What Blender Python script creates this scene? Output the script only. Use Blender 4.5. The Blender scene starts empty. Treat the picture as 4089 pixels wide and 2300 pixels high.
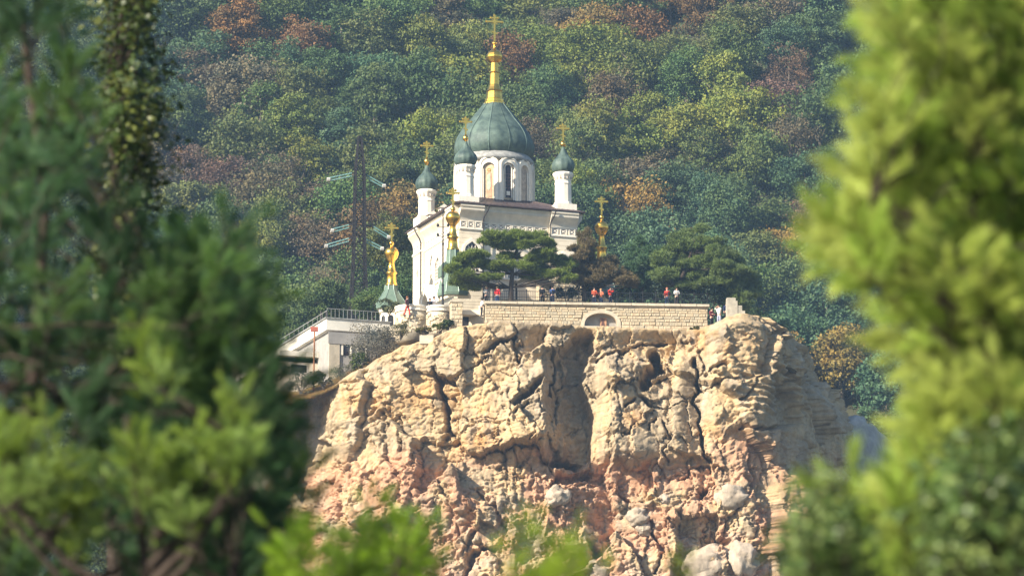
import bpy, math, random
import numpy as np
from mathutils import Vector, Matrix, Euler

random.seed(7); RNG = np.random.default_rng(11)
SC = bpy.context.scene
COL = SC.collection
R = math.radians

# ------------------------------------------------------------------ camera, light, exposure
PITCH = R(11.8); F = 18250.0; W0, H0 = 4089.0, 2300.0
cam = bpy.data.cameras.new("camera"); camo = bpy.data.objects.new("camera", cam); COL.objects.link(camo)
camo.location = (0, 0, 0); camo.rotation_euler = (R(90) + PITCH, 0, 0)
cam.sensor_width = 36; cam.lens = 36 * F / W0
cam.clip_start = 0.5; cam.clip_end = 6000
cam.dof.use_dof = True; cam.dof.focus_distance = 406; cam.dof.aperture_fstop = 3.2
SC.camera = camo

SUN_AZ, SUN_EL = R(232), R(29)            # azimuth clockwise from +Y
S = Vector((math.sin(SUN_AZ) * math.cos(SUN_EL), math.cos(SUN_AZ) * math.cos(SUN_EL), math.sin(SUN_EL)))
world = bpy.data.worlds.new("World"); SC.world = world; world.use_nodes = True
wn = world.node_tree; wn.nodes.clear()
sky = wn.nodes.new("ShaderNodeTexSky"); sky.sky_type = 'NISHITA'; sky.sun_disc = False
sky.sun_elevation = SUN_EL; sky.sun_rotation = SUN_AZ; sky.air_density = 1.3; sky.dust_density = 0.6; sky.ozone_density = 4.5
bg = wn.nodes.new("ShaderNodeBackground"); bg.inputs[1].default_value = 0.072
wo = wn.nodes.new("ShaderNodeOutputWorld")
wn.links.new(sky.outputs[0], bg.inputs[0]); wn.links.new(bg.outputs[0], wo.inputs[0])
sl = bpy.data.lights.new("sun", 'SUN'); sl.energy = 5.0; sl.angle = R(0.53); sl.color = (1.0, 0.90, 0.73)
so = bpy.data.objects.new("sun", sl); COL.objects.link(so); so.rotation_euler = S.to_track_quat('Z', 'Y').to_euler()
so.location = (-200, -200, 300)
SC.view_settings.view_transform = 'Standard'; SC.view_settings.look = 'None'
SC.view_settings.exposure = 1.28; SC.view_settings.gamma = 1.0; SC.view_settings.use_curve_mapping = False
SC.cycles.max_bounces = 6; SC.cycles.diffuse_bounces = 2; SC.cycles.glossy_bounces = 3
SC.cycles.transmission_bounces = 3; SC.cycles.volume_bounces = 0; SC.cycles.transparent_max_bounces = 8
SC.cycles.use_denoising = True

# ------------------------------------------------------------------ projection helpers (photo pixels -> metres)
CP, SP = math.cos(PITCH), math.sin(PITCH)
def z_at(Y, py): return Y * math.tan(PITCH + math.atan((1150 - py) / F))
def at(px, py, Y):
    Z = z_at(Y, py); d = Y * CP + Z * SP
    return Vector(((px - 2044.5) * d / F, Y, Z))
def proj(X, Y, Z):
    d = Y * CP + Z * SP; up = -Y * SP + Z * CP
    return 2044.5 + F * X / d, 1150 - F * up / d

# ------------------------------------------------------------------ numpy noise
def _h(ix, iy, iz, s):
    n = (ix.astype(np.int64) * 374761393 + iy.astype(np.int64) * 668265263 + iz.astype(np.int64) * 2147483647 + s * 1274126177) & 0xffffffff
    n = ((n ^ (n >> 13)) * 1274126177) & 0xffffffff
    n = ((n ^ (n >> 16)) * 2246822519) & 0xffffffff
    return ((n ^ (n >> 15)) & 0xffffff) / float(0xffffff)
def vnoise(P, s=0):
    I = np.floor(P); f = P - I; u = f * f * (3 - 2 * f); r = 0
    for a in (0, 1):
        for b in (0, 1):
            for c in (0, 1):
                w = (u[:, 0] if a else 1 - u[:, 0]) * (u[:, 1] if b else 1 - u[:, 1]) * (u[:, 2] if c else 1 - u[:, 2])
                r = r + w * _h(I[:, 0] + a, I[:, 1] + b, I[:, 2] + c, s)
    return r
def fbm(P, o=4, s=0, g=0.5):
    r = 0; a = 1; t = 0
    for k in range(o):
        r = r + a * vnoise(P * (2.03 ** k), s + k * 17); t += a; a *= g
    return r / t
def voro(P, s=0):
    """F1, F2, offset to the nearest cell centre, hashed id"""
    I = np.floor(P); n = len(P)
    F1 = np.full(n, 9.0); F2 = np.full(n, 9.0); off = np.zeros((n, 3)); hid = np.zeros((n, 3))
    for a in (-1, 0, 1):
        for b in (-1, 0, 1):
            for c in (-1, 0, 1):
                J = I + np.array([a, b, c])
                o = np.stack([_h(J[:, 0], J[:, 1], J[:, 2], s + k) for k in (1, 2, 3)], 1)
                dv = P - (J + 0.15 + 0.7 * o); d = np.sqrt((dv ** 2).sum(1))
                m = d < F1
                F2 = np.where(m, F1, np.minimum(F2, d)); F1 = np.where(m, d, F1)
                off[m] = dv[m]; hid[m] = o[m]
    return F1, F2, off, hid
def sstep(a, b, x):
    t = np.clip((x - a) / (b - a), 0, 1); return t * t * (3 - 2 * t)
def segdist(px, py, pts):
    """distance in px to a polyline and the parameter along it"""
    best = np.full(px.shape, 1e9)
    for (x0, y0), (x1, y1) in zip(pts[:-1], pts[1:]):
        dx, dy = x1 - x0, y1 - y0; t = np.clip(((px - x0) * dx + (py - y0) * dy) / (dx * dx + dy * dy), 0, 1)
        best = np.minimum(best, np.hypot(px - x0 - t * dx, py - y0 - t * dy))
    return best
def inpoly(x, y, poly):
    c = False; j = len(poly) - 1
    for i in range(len(poly)):
        xi, yi = poly[i]; xj, yj = poly[j]
        if (yi > y) != (yj > y) and x < (xj - xi) * (y - yi) / (yj - yi) + xi: c = not c
        j = i
    return c

# ------------------------------------------------------------------ materials
MATS = {}
def mat(name, col, rough=0.8, metal=0.0, var=0.25, scale=3.0, bump=0.0, bscale=None, col2=None, spec=0.3, alpha_obj=False, transl=0.0):
    if name in MATS: return MATS[name]
    m = bpy.data.materials.new(name); m.use_nodes = True; nt = m.node_tree; nd = nt.nodes; lk = nt.links
    b = nd["Principled BSDF"]; out = nd["Material Output"]
    b.inputs["Roughness"].default_value = rough; b.inputs["Metallic"].default_value = metal
    b.inputs["Specular IOR Level"].default_value = spec
    tc = nd.new("ShaderNodeTexCoord"); no = nd.new("ShaderNodeTexNoise"); no.inputs["Scale"].default_value = scale
    no.inputs["Detail"].default_value = 5; no.inputs["Roughness"].default_value = 0.65
    lk.new(tc.outputs["Object"], no.inputs["Vector"])
    mx = nd.new("ShaderNodeMix"); mx.data_type = 'RGBA'
    c2 = col2 or tuple(max(0, c * (1 - var)) for c in col); c1 = col if col2 else tuple(c * (1 + var * 0.6) for c in col)
    mr = nd.new("ShaderNodeMapRange"); mr.inputs[1].default_value = 0.33; mr.inputs[2].default_value = 0.67
    lk.new(no.outputs["Fac"], mr.inputs[0]); lk.new(mr.outputs[0], mx.inputs[0])
    mx.inputs[6].default_value = (*c2, 1); mx.inputs[7].default_value = (*c1, 1)
    res = mx.outputs[2]
    if alpha_obj:
        oi = nd.new("ShaderNodeObjectInfo"); m2 = nd.new("ShaderNodeMix"); m2.data_type = 'RGBA'; m2.blend_type = 'MULTIPLY'
        m2.inputs[0].default_value = 1; lk.new(res, m2.inputs[6]); lk.new(oi.outputs["Color"], m2.inputs[7]); res = m2.outputs[2]
    lk.new(res, b.inputs["Base Color"])
    if bump:
        n2 = nd.new("ShaderNodeTexNoise"); n2.inputs["Scale"].default_value = bscale or scale * 4; n2.inputs["Detail"].default_value = 6
        lk.new(tc.outputs["Object"], n2.inputs["Vector"]); bp = nd.new("ShaderNodeBump"); bp.inputs["Strength"].default_value = bump
        bp.inputs["Distance"].default_value = 0.05; lk.new(n2.outputs["Fac"], bp.inputs["Height"]); lk.new(bp.outputs[0], b.inputs["Normal"])
    if transl:
        tr = nd.new("ShaderNodeBsdfTranslucent"); ms = nd.new("ShaderNodeMixShader"); ms.inputs[0].default_value = transl
        lk.new(res, tr.inputs[0]); lk.new(b.outputs[0], ms.inputs[1]); lk.new(tr.outputs[0], ms.inputs[2]); lk.new(ms.outputs[0], out.inputs[0])
    MATS[name] = m; return m

def rock_mat():
    m = bpy.data.materials.new("limestone"); m.use_nodes = True; nt = m.node_tree; nd = nt.nodes; lk = nt.links
    b = nd["Principled BSDF"]; b.inputs["Roughness"].default_value = 0.93; b.inputs["Specular IOR Level"].default_value = 0.15
    at_ = nd.new("ShaderNodeAttribute"); at_.attribute_name = "Col"
    tc = nd.new("ShaderNodeTexCoord")
    n1 = nd.new("ShaderNodeTexNoise"); n1.inputs["Scale"].default_value = 1.6; n1.inputs["Detail"].default_value = 8; n1.inputs["Roughness"].default_value = 0.7
    mp = nd.new("ShaderNodeMapping"); mp.inputs["Scale"].default_value = (1, 1, 0.45)
    lk.new(tc.outputs["Object"], mp.inputs[0]); lk.new(mp.outputs[0], n1.inputs["Vector"])
    mr = nd.new("ShaderNodeMapRange"); mr.inputs[1].default_value = 0.3; mr.inputs[2].default_value = 0.7; mr.inputs[3].default_value = 0.66; mr.inputs[4].default_value = 1.22
    lk.new(n1.outputs["Fac"], mr.inputs[0])
    mx = nd.new("ShaderNodeMix"); mx.data_type = 'RGBA'; mx.blend_type = 'MULTIPLY'; mx.inputs[0].default_value = 1
    lk.new(at_.outputs["Color"], mx.inputs[6]); lk.new(mr.outputs[0], mx.inputs[7]); lk.new(mx.outputs[2], b.inputs["Base Color"])
    n2 = nd.new("ShaderNodeTexNoise"); n2.inputs["Scale"].default_value = 3; n2.inputs["Detail"].default_value = 9; n2.inputs["Roughness"].default_value = 0.7
    lk.new(tc.outputs["Object"], n2.inputs["Vector"]); bp = nd.new("ShaderNodeBump"); bp.inputs["Strength"].default_value = 0.8; bp.inputs["Distance"].default_value = 0.16
    lk.new(n2.outputs["Fac"], bp.inputs["Height"]); lk.new(bp.outputs[0], b.inputs["Normal"])
    return m
M_ROCK = rock_mat()
M_PLASTER = mat("white plaster", (0.80, 0.70, 0.55), 0.85, var=0.13, scale=0.9, bump=0.15, bscale=8)
M_TRIM = mat("white stone trim", (0.84, 0.77, 0.66), 0.8, var=0.10, scale=3)
M_BEIGE = mat("pale frieze recess", (0.34, 0.29, 0.25), 0.9, var=0.15, scale=6)
M_COPPER = mat("green painted copper", (0.115, 0.165, 0.135), 0.6, metal=0.05, col2=(0.035, 0.058, 0.055), scale=1.1, spec=0.35, bump=0.35, bscale=5)
M_SEAM = mat("seam metal", (0.15, 0.21, 0.18), 0.4, metal=0.2, var=0.3, scale=4)
M_TENT = mat("tent roof green", (0.14, 0.20, 0.15), 0.5, metal=0.1, col2=(0.10, 0.15, 0.12), scale=2, spec=0.4)
M_GOLD = mat("gilding", (0.95, 0.56, 0.10), 0.27, metal=1.0, var=0.10, scale=5)
M_ROOF = mat("brown metal roofing", (0.085, 0.06, 0.058), 0.5, metal=0.2, var=0.3, scale=2)
M_DARK = mat("dark interior", (0.015, 0.014, 0.016), 0.7, var=0.3)
M_GLASS = mat("dark window glass", (0.03, 0.02, 0.025), 0.15, var=0.4, scale=5, spec=0.5)
M_IRON = mat("black iron", (0.018, 0.018, 0.02), 0.5, metal=0.3, var=0.2)
M_STEEL = mat("weathered steel", (0.035, 0.03, 0.03), 0.6, metal=0.4, var=0.4, scale=2)
M_INSUL = mat("teal glass insulator", (0.16, 0.30, 0.29), 0.3, var=0.2, spec=0.6)
M_LEAD = mat("grey lead sheet", (0.30, 0.30, 0.29), 0.6, var=0.35, scale=3)
M_STONE = mat("wall stone", (0.52, 0.43, 0.30), 0.92, var=0.22, scale=2.2, bump=0.5, bscale=14, alpha_obj=True)
M_MORTAR = mat("mortar", (0.47, 0.385, 0.27), 0.95, var=0.3, scale=4)
M_WSTONE = mat("pale dressed stone", (0.50, 0.435, 0.335), 0.9, var=0.25, scale=1.5, bump=0.3, bscale=9)
M_CONC = mat("grey render", (0.33, 0.31, 0.29), 0.9, var=0.2, scale=1.5)
M_BARK = mat("bark", (0.05, 0.037, 0.03), 0.95, var=0.4, scale=6, bump=0.6)
M_PALEBARK = mat("pale bark", (0.15, 0.125, 0.10), 0.9, var=0.3, scale=6)
M_GRASS = mat("dry grass", (0.34, 0.19, 0.06), 0.95, col2=(0.16, 0.13, 0.04), scale=1.2, transl=0.2)
M_SOIL = mat("hill soil", (0.07, 0.065, 0.035), 0.95, col2=(0.035, 0.04, 0.02), scale=0.15)
M_LEAF = mat("leaf", (1.25, 1.10, .80), 0.6, col2=(0.55, 0.74, 0.85), scale=0.5, alpha_obj=True, spec=0.25, transl=0.22)
M_NEEDLE = mat("needle", (1.0, 1.0, 1.0), 0.5, col2=(0.68, 0.7, 0.62), scale=1.5, alpha_obj=True, spec=0.3, transl=0.3)
M_OAK = mat("broad leaf", (1.0, 1.0, 1.0), 0.45, col2=(0.6, 0.66, 0.6), scale=6, alpha_obj=True, spec=0.4, transl=0.25)
M_SKIN = mat("skin", (0.50, 0.30, 0.22), 0.6, var=0.05)
def cloth(c, name): return mat("cloth " + name, c, 0.9, var=0.15, scale=8)

# ------------------------------------------------------------------ mesh builder
class MB:
    def __init__(s): s.v = []; s.f = []
    def add(s, vs, fs, M=None):
        b = len(s.v)
        s.v += [tuple(M @ Vector(p)) for p in vs] if M else [tuple(p) for p in vs]
        s.f += [tuple(b + i for i in f) for f in fs]; return s
    def box(s, x0, x1, y0, y1, z0, z1, M=None):
        return s.add([(x0, y0, z0), (x1, y0, z0), (x1, y1, z0), (x0, y1, z0), (x0, y0, z1), (x1, y0, z1), (x1, y1, z1), (x0, y1, z1)],
                     [(0, 3, 2, 1), (4, 5, 6, 7), (0, 1, 5, 4), (1, 2, 6, 5), (2, 3, 7, 6), (3, 0, 4, 7)], M)
    def lathe(s, prof, cx=0, cy=0, seg=32, rot=0.0, M=None, facet=None):
        n = len(prof); vs = []; fs = []
        for (r, z) in prof:
            for k in range(seg):
                a = rot + 2 * math.pi * k / seg; rr = r * (facet(a) if facet else 1)
                vs.append((cx + rr * math.cos(a), cy + rr * math.sin(a), z))
        for i in range(n - 1):
            for k in range(seg):
                fs.append((i * seg + k, i * seg + (k + 1) % seg, (i + 1) * seg + (k + 1) % seg, (i + 1) * seg + k))
        fs.append(tuple(range(seg))[::-1]); fs.append(tuple((n - 1) * seg + k for k in range(seg)))
        return s.add(vs, fs, M)
    def tube(s, pts, rad, seg=8, M=None):
        pts = [Vector(p) for p in pts]
        if not isinstance(rad, (list, tuple)): rad = [rad] * len(pts)
        vs = []; fs = []; n = len(pts); up = None
        for i, p in enumerate(pts):
            t = (pts[min(i + 1, n - 1)] - pts[max(i - 1, 0)]).normalized()
            if up is None: up = t.orthogonal().normalized()
            up = (up - t * up.dot(t)); up = up.normalized() if up.length > 1e-6 else t.orthogonal().normalized()
            w = t.cross(up)
            for k in range(seg):
                a = 2 * math.pi * k / seg; vs.append(p + (up * math.cos(a) + w * math.sin(a)) * rad[i])
        for i in range(n - 1):
            for k in range(seg):
                fs.append((i * seg + k, i * seg + (k + 1) % seg, (i + 1) * seg + (k + 1) % seg, (i + 1) * seg + k))
        fs.append(tuple(range(seg))[::-1]); fs.append(tuple((n - 1) * seg + k for k in range(seg)))
        return s.add(vs, fs, M)
    def prism(s, poly, y0, y1, M=None):
        """polygon in the XZ plane extruded along Y"""
        n = len(poly); vs = [(x, y0, z) for x, z in poly] + [(x, y1, z) for x, z in poly]
        fs = [tuple(range(n)), tuple(range(n, 2 * n))[::-1]] + [(i, (i + 1) % n, n + (i + 1) % n, n + i)[::-1] for i in range(n)]
        return s.add(vs, fs, M)
    def ring(s, outer, inner, y0, y1, M=None):
        """open band between two polylines of equal count (arch surrounds)"""
        n = len(outer); vs = []
        for pl in (outer, inner):
            vs += [(x, y0, z) for x, z in pl] + [(x, y1, z) for x, z in pl]
        fs = []
        for i in range(n - 1):
            o0, o1, i0, i1 = i, i + n, i + 2 * n, i + 3 * n
            fs += [(o0, o0 + 1, i0 + 1, i0), (o1, i1, i1 + 1, o1 + 1), (o0, o1, o1 + 1, o0 + 1), (i0, i0 + 1, i1 + 1, i1)]
        fs += [(0, 2 * n, 3 * n, n), (n - 1, 2 * n - 1, 4 * n - 1, 3 * n - 1)]
        return s.add(vs, fs, M)
    def build(s, name, m, parent=None, smooth=False):
        me = bpy.data.meshes.new(name); me.from_pydata(s.v, [], s.f); me.materials.append(m)
        if smooth: me.polygons.foreach_set("use_smooth", [True] * len(me.polygons))
        return link(name, me, parent)
def link(name, me, parent=None, loc=None):
    o = bpy.data.objects.new(name, me); COL.objects.link(o)
    if parent is not None: o.parent = parent
    if loc is not None: o.location = loc
    return o
def npmesh(name, V, Fc, m, smooth=False):
    """fast mesh from numpy arrays, Fc is (n,3) or (n,4)"""
    me = bpy.data.meshes.new(name); k = Fc.shape[1]
    me.vertices.add(len(V)); me.vertices.foreach_set("co", V.astype(np.float32).ravel())
    me.loops.add(Fc.size); me.loops.foreach_set("vertex_index", Fc.astype(np.int32).ravel())
    me.polygons.add(len(Fc)); me.polygons.foreach_set("loop_start", np.arange(0, Fc.size, k, dtype=np.int32))
    me.polygons.foreach_set("loop_total", np.full(len(Fc), k, dtype=np.int32))
    if smooth: me.polygons.foreach_set("use_smooth", np.ones(len(Fc), dtype=bool))
    me.update(calc_edges=True); me.materials.append(m); return me
def tag(o, label=None, cat=None, group=None, kind=None):
    if label: o["label"] = label
    if cat: o["category"] = cat
    if group: o["group"] = group
    if kind: o["kind"] = kind
    return o
def empty(name, loc, label=None, cat=None, group=None, rz=0.0):
    o = bpy.data.objects.new(name, None); COL.objects.link(o); o.location = loc; o.rotation_euler = (0, 0, rz)
    o.empty_display_size = 0.3
    return tag(o, label, cat, group)
def arch_pts(w, h, zb=0.0, keel=0.0, n=12):
    """open arch outline from left foot over the top to right foot; h is total height"""
    r = w / 2; zs = zb + h - r * (1 + keel); P = [(-r, zb)]
    for k in range(n + 1):
        a = math.pi - math.pi * k / n; x = r * math.cos(a); z = zs + r * math.sin(a)
        if keel: z += r * keel * max(0, 1 - abs(x) / (r * 0.45)) ** 1.5
        P.append((x, z))
    P.append((r, zb)); return P

# ================================================================== TERRAIN
TY = [-80, 0, 100, 300, 370, 400, 450, 480, 560, 650, 760, 1000]
TZ = [-12, -3, 0, 24, 36, 42, 58, 70, 126, 190, 262, 340]
def terr(x, y):
    z = np.interp(y, TY, TZ)
    P = np.stack([np.asarray(x, float) / 34.0, np.asarray(y, float) / 34.0, np.zeros_like(np.asarray(x, float))], 1)
    amp = np.interp(y, [0, 60, 420, 500], [0.2, 1, 2, 9])
    return z + (fbm(P, 4, 5) - 0.5) * amp * 2
gx = np.linspace(-420, 420, 141); gy = np.concatenate([np.linspace(-80, 380, 70), np.linspace(385, 1000, 124)])
GX, GY = np.meshgrid(gx, gy); GZ = terr(GX.ravel(), GY.ravel())
V = np.stack([GX.ravel(), GY.ravel(), GZ], 1); nx, ny = len(gx), len(gy)
ii = (np.arange(ny - 1)[:, None] * nx + np.arange(nx - 1)[None]).ravel()
me = npmesh("hillside", V, np.stack([ii, ii + 1, ii + nx + 1, ii + nx], 1), M_SOIL, True)
tag(link("hillside", me), kind="structure")

# ================================================================== CLIFF
# control points around the crag: photo x, distance, rim row in the photo, batter
CTRL = [(860, 480, 1800, .2), (900, 440, 1780, .2), (960, 412, 1760, .25), (1060, 399, 1700, .1), (1180, 391.5, 1640, .04), (1290, 388, 1572, .03), (1400, 386.6, 1505, .08),
        (1500, 385.8, 1445, .06), (1600, 385, 1388, .05), (1700, 384.6, 1368, .05), (1800, 384.3, 1325, .05), (1900, 384, 1300, .05), (2000, 383.8, 1292, .05), (2150, 383.6, 1292, .05),
        (2250, 383.8, 1302, .05), (2400, 384.6, 1314, .05), (2600, 384.6, 1316, .05), (2760, 384, 1318, .05), (2850, 383.6, 1308, .05), (2900, 383.4, 1282, .06), (2960, 383.5, 1262, .07),
        (3010, 384.3, 1268, .10), (3062, 386.0, 1292, .16), (3095, 389.5, 1316, .28), (3125, 394, 1340, .36), (3155, 401, 1362, .38), (3180, 410, 1385, .36), (3204, 430, 1410, .3), (3200, 480, 1420, .3)]
cp = np.array(CTRL, float)
cd = cp[:, 1] * CP + 0.2 * cp[:, 1] * SP
cx = (cp[:, 0] - 2044.5) * cd / F; cy = cp[:, 1]
s0 = np.concatenate([[0], np.cumsum(np.hypot(np.diff(cx), np.diff(cy)))])
sf = np.linspace(0, s0[-1], 4000); X4 = np.interp(sf, s0, cx); Y4 = np.interp(sf, s0, cy)
ker = np.hanning(61); ker /= ker.sum()
def sm(a): return np.convolve(np.pad(a, 30, mode='reflect', reflect_type='odd'), ker, 'valid')
X4, Y4 = sm(X4), sm(Y4)
# spacing: fine on the visible front
dens = np.interp(sf, [0, s0[3], s0[4], s0[24], s0[26], s0[27], s0[-1]], [1.2, 0.7, 0.088, 0.088, 0.16, 0.6, 1.4])
cum = np.concatenate([[0], np.cumsum(1 / dens[:-1] * np.diff(sf))]); nu = int(cum[-1])
su = np.interp(np.linspace(0, cum[-1], nu), cum, sf)
ux = np.interp(su, sf, X4); uy = np.interp(su, sf, Y4)
tx = np.gradient(X4, sf); ty = np.gradient(Y4, sf)
k2 = np.hanning(241); k2 /= k2.sum()
tx = np.convolve(np.pad(tx, 120, mode='edge'), k2, 'valid'); ty = np.convolve(np.pad(ty, 120, mode='edge'), k2, 'valid')
unx = np.interp(su, sf, ty); uny = np.interp(su, sf, -tx); ln = np.hypot(unx, uny); unx /= ln; uny /= ln
rimpy = np.interp(su, s0, cp[:, 2]); bat = np.interp(su, s0, cp[:, 3])
rimz = (uy + 0.5) * np.tan(PITCH + np.arctan((1150 - rimpy) / F))
def rim_height(x, y):
    m_ = (np.arange(nu) < nu * .93) & (uy < 396); return float(np.interp(x, ux[m_], rimz[m_]))
zf = np.concatenate([np.linspace(0, 0.36, 22)[:-1], np.linspace(0.36, 1, 345)])
nv = len(zf); ZB = 34.0
Zg = ZB + (rimz[None] - ZB) * zf[:, None]
drop = rimz[None] - Zg
Xg = ux[None] + unx[None] * bat[None] * drop; Yg = uy[None] + uny[None] * bat[None] * drop
P = np.stack([Xg.ravel(), Yg.ravel(), Zg.ravel()], 1)
PX, PY = proj(P[:, 0], P[:, 1], P[:, 2])
wv = np.stack([fbm(P / 3.0, 3, 31), fbm(P / 3.0, 3, 41), fbm(P / 3.0, 3, 51)], 1) - 0.5
Q = P + wv * 2.2 + (np.stack([fbm(P / .7, 3, 32), fbm(P / .7, 3, 42), fbm(P / .7, 3, 52)], 1) - .5) * .7
low = sstep(1800, 1950, PY + 60 * (fbm(P / 4, 3, 77) - .5))      # rubbly lower zone
D = (fbm(P / 9.0, 3, 3) - 0.5) * 4.0
F1, F2, off, hid = voro(Q / np.array([4.6, 5.0, 5.6]), 1)
g = hid - 0.5
D += 3.0 * (off * g).sum(1) + 1.7 * (hid[:, 0] - .5)
D -= 0.7 * np.exp(-((F2 - F1) / 0.02) ** 2) * (1 - .8 * low) * sstep(.45, .55, fbm(P / 6, 2, 95))
F1m, F2m, offm, hidm = voro(Q / np.array([1.7, 1.7, 1.5]), 9)
D += (0.9 * (offm * (hidm - .5)).sum(1) + 0.55 * (hidm[:, 0] - .5)) * (0.20 + 0.08 * low) * (0.3 + 1.4 * sstep(.35, .65, fbm(P / 5, 2, 90)))

Q2 = P + wv * 0.8
F1s, F2s, offs, hids = voro(Q2 / np.array([0.62, 0.62, 0.5]), 19)
D += (0.34 * (offs * (hids - .5)).sum(1) + 0.22 * (hids[:, 1] - .5)) * (0.08 + .30 * low)
D += (0.17 + .18 * low + .8 * sstep(2120, 2200, PX) * (1 - sstep(2360, 2420, PX)) * (1 - sstep(1800, 1900, PY))) * (fbm(P / np.array([1.5, 1.5, 1.1]), 6, 61, .68) - .5)
rq = 1 - np.abs(2 * fbm(P / np.array([1.1, 1.1, .8]), 5, 65, .62) - 1)
D -= .28 * sstep(.84, 1, rq) * (.5 + .6 * low)
rg = 1 - np.abs(2 * fbm(P / np.array([2.4, 2.4, 1.7]), 4, 71) - 1)
D -= 0.9 * np.clip(rg - .86, 0, 1) * 5 * 0.28
# bedding ledges at upper right
bz = sstep(2850, 2960, PX) * (1 - sstep(3170, 3220, PX)) * sstep(1420, 1470, PY) * (1 - sstep(1640, 1690, PY))
D += bz * 0.45 * (np.abs(((P[:, 2] + 0.2 * P[:, 0] + .8 * wv[:, 0]) / 0.75) % 1 - .5) * 2 - .5)
saw = (P[:, 2] / 1.05 + 0.16 * P[:, 0] * .6 + 1.6 * (fbm(P / np.array([3., 3., 2.]), 4, 701) - .5)) % 1
D += .19 * (1 - saw) * sstep(.46, .60, fbm(P / 4.0, 3, 711)) * (.5 + .5 * vnoise(P / .8, 720))
F1c, F2c, offc, hidc = voro((P + (np.stack([fbm(P / .5, 3, 732), fbm(P / .5, 3, 742), fbm(P / .5, 3, 752)], 1) - .5) * .8) / np.array([2.2, 2.2, 3.4]), 29)
D += 1.1 * (offc * (hidc - .5)).sum(1) - .5 * (1 - sstep(0, .055, F2c - F1c)) * sstep(.42, .55, fbm(P / 3.5, 2, 760))
# the deep shaded gully
wob = 26 * (fbm(np.stack([P[:, 2] / 2.5, P[:, 2] * 0, P[:, 2] * 0], 1), 3, 15) - .5) * 2
gjx = PX + 60 * (fbm(P / 1.6, 5, 601, .6) - .5); gjy = PY + 60 * (fbm(P / 1.6, 4, 611) - .5)
gcx = np.interp(gjy, [1310, 1380, 1430, 1520, 1650, 1780, 1850], [2352, 2330, 2296, 2282, 2306, 2300, 2285])
ghw = np.interp(gjy, [1290, 1330, 1400, 1520, 1650, 1780, 1835, 1880], [10, 30, 58, 60, 66, 78, 70, 8])
gsd = (gjx - gcx) / ghw
gl = (1 - sstep(.86, 1.06, gsd)) * sstep(-2.1, -.45, gsd) * sstep(1290, 1350, gjy) * (1 - sstep(1820, 1885, gjy))
D -= 3.0 * gl * (.72 + .5 * fbm(P / 1.3, 4, 620)) + 1.2 * gl * (.5 - hidc[:, 1])
gl2 = sstep(2080, 2150, PX + wob) * (1 - sstep(2235, 2260, PX)) * sstep(1300, 1340, PY) * (1 - sstep(1650, 1750, PY))
D -= 0.8 * gl2 * fbm(P / 1.2, 3, 99)
D += 1.3 * sstep(1960, 2100, PX) * (1 - sstep(2160, 2215, PX)) * sstep(1420, 1550, PY) * (1 - sstep(1780, 1850, PY))
D += 1.6 * sstep(2380, 2420, PX) * (1 - sstep(2700, 2790, PX)) * sstep(1390, 1470, PY) * (1 - sstep(1800, 1880, PY))
D += 1.6 * sstep(2790, 2860, PX) * (1 - sstep(3000, 3110, PX)) * (1 - sstep(1640, 1760, PY))
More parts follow.
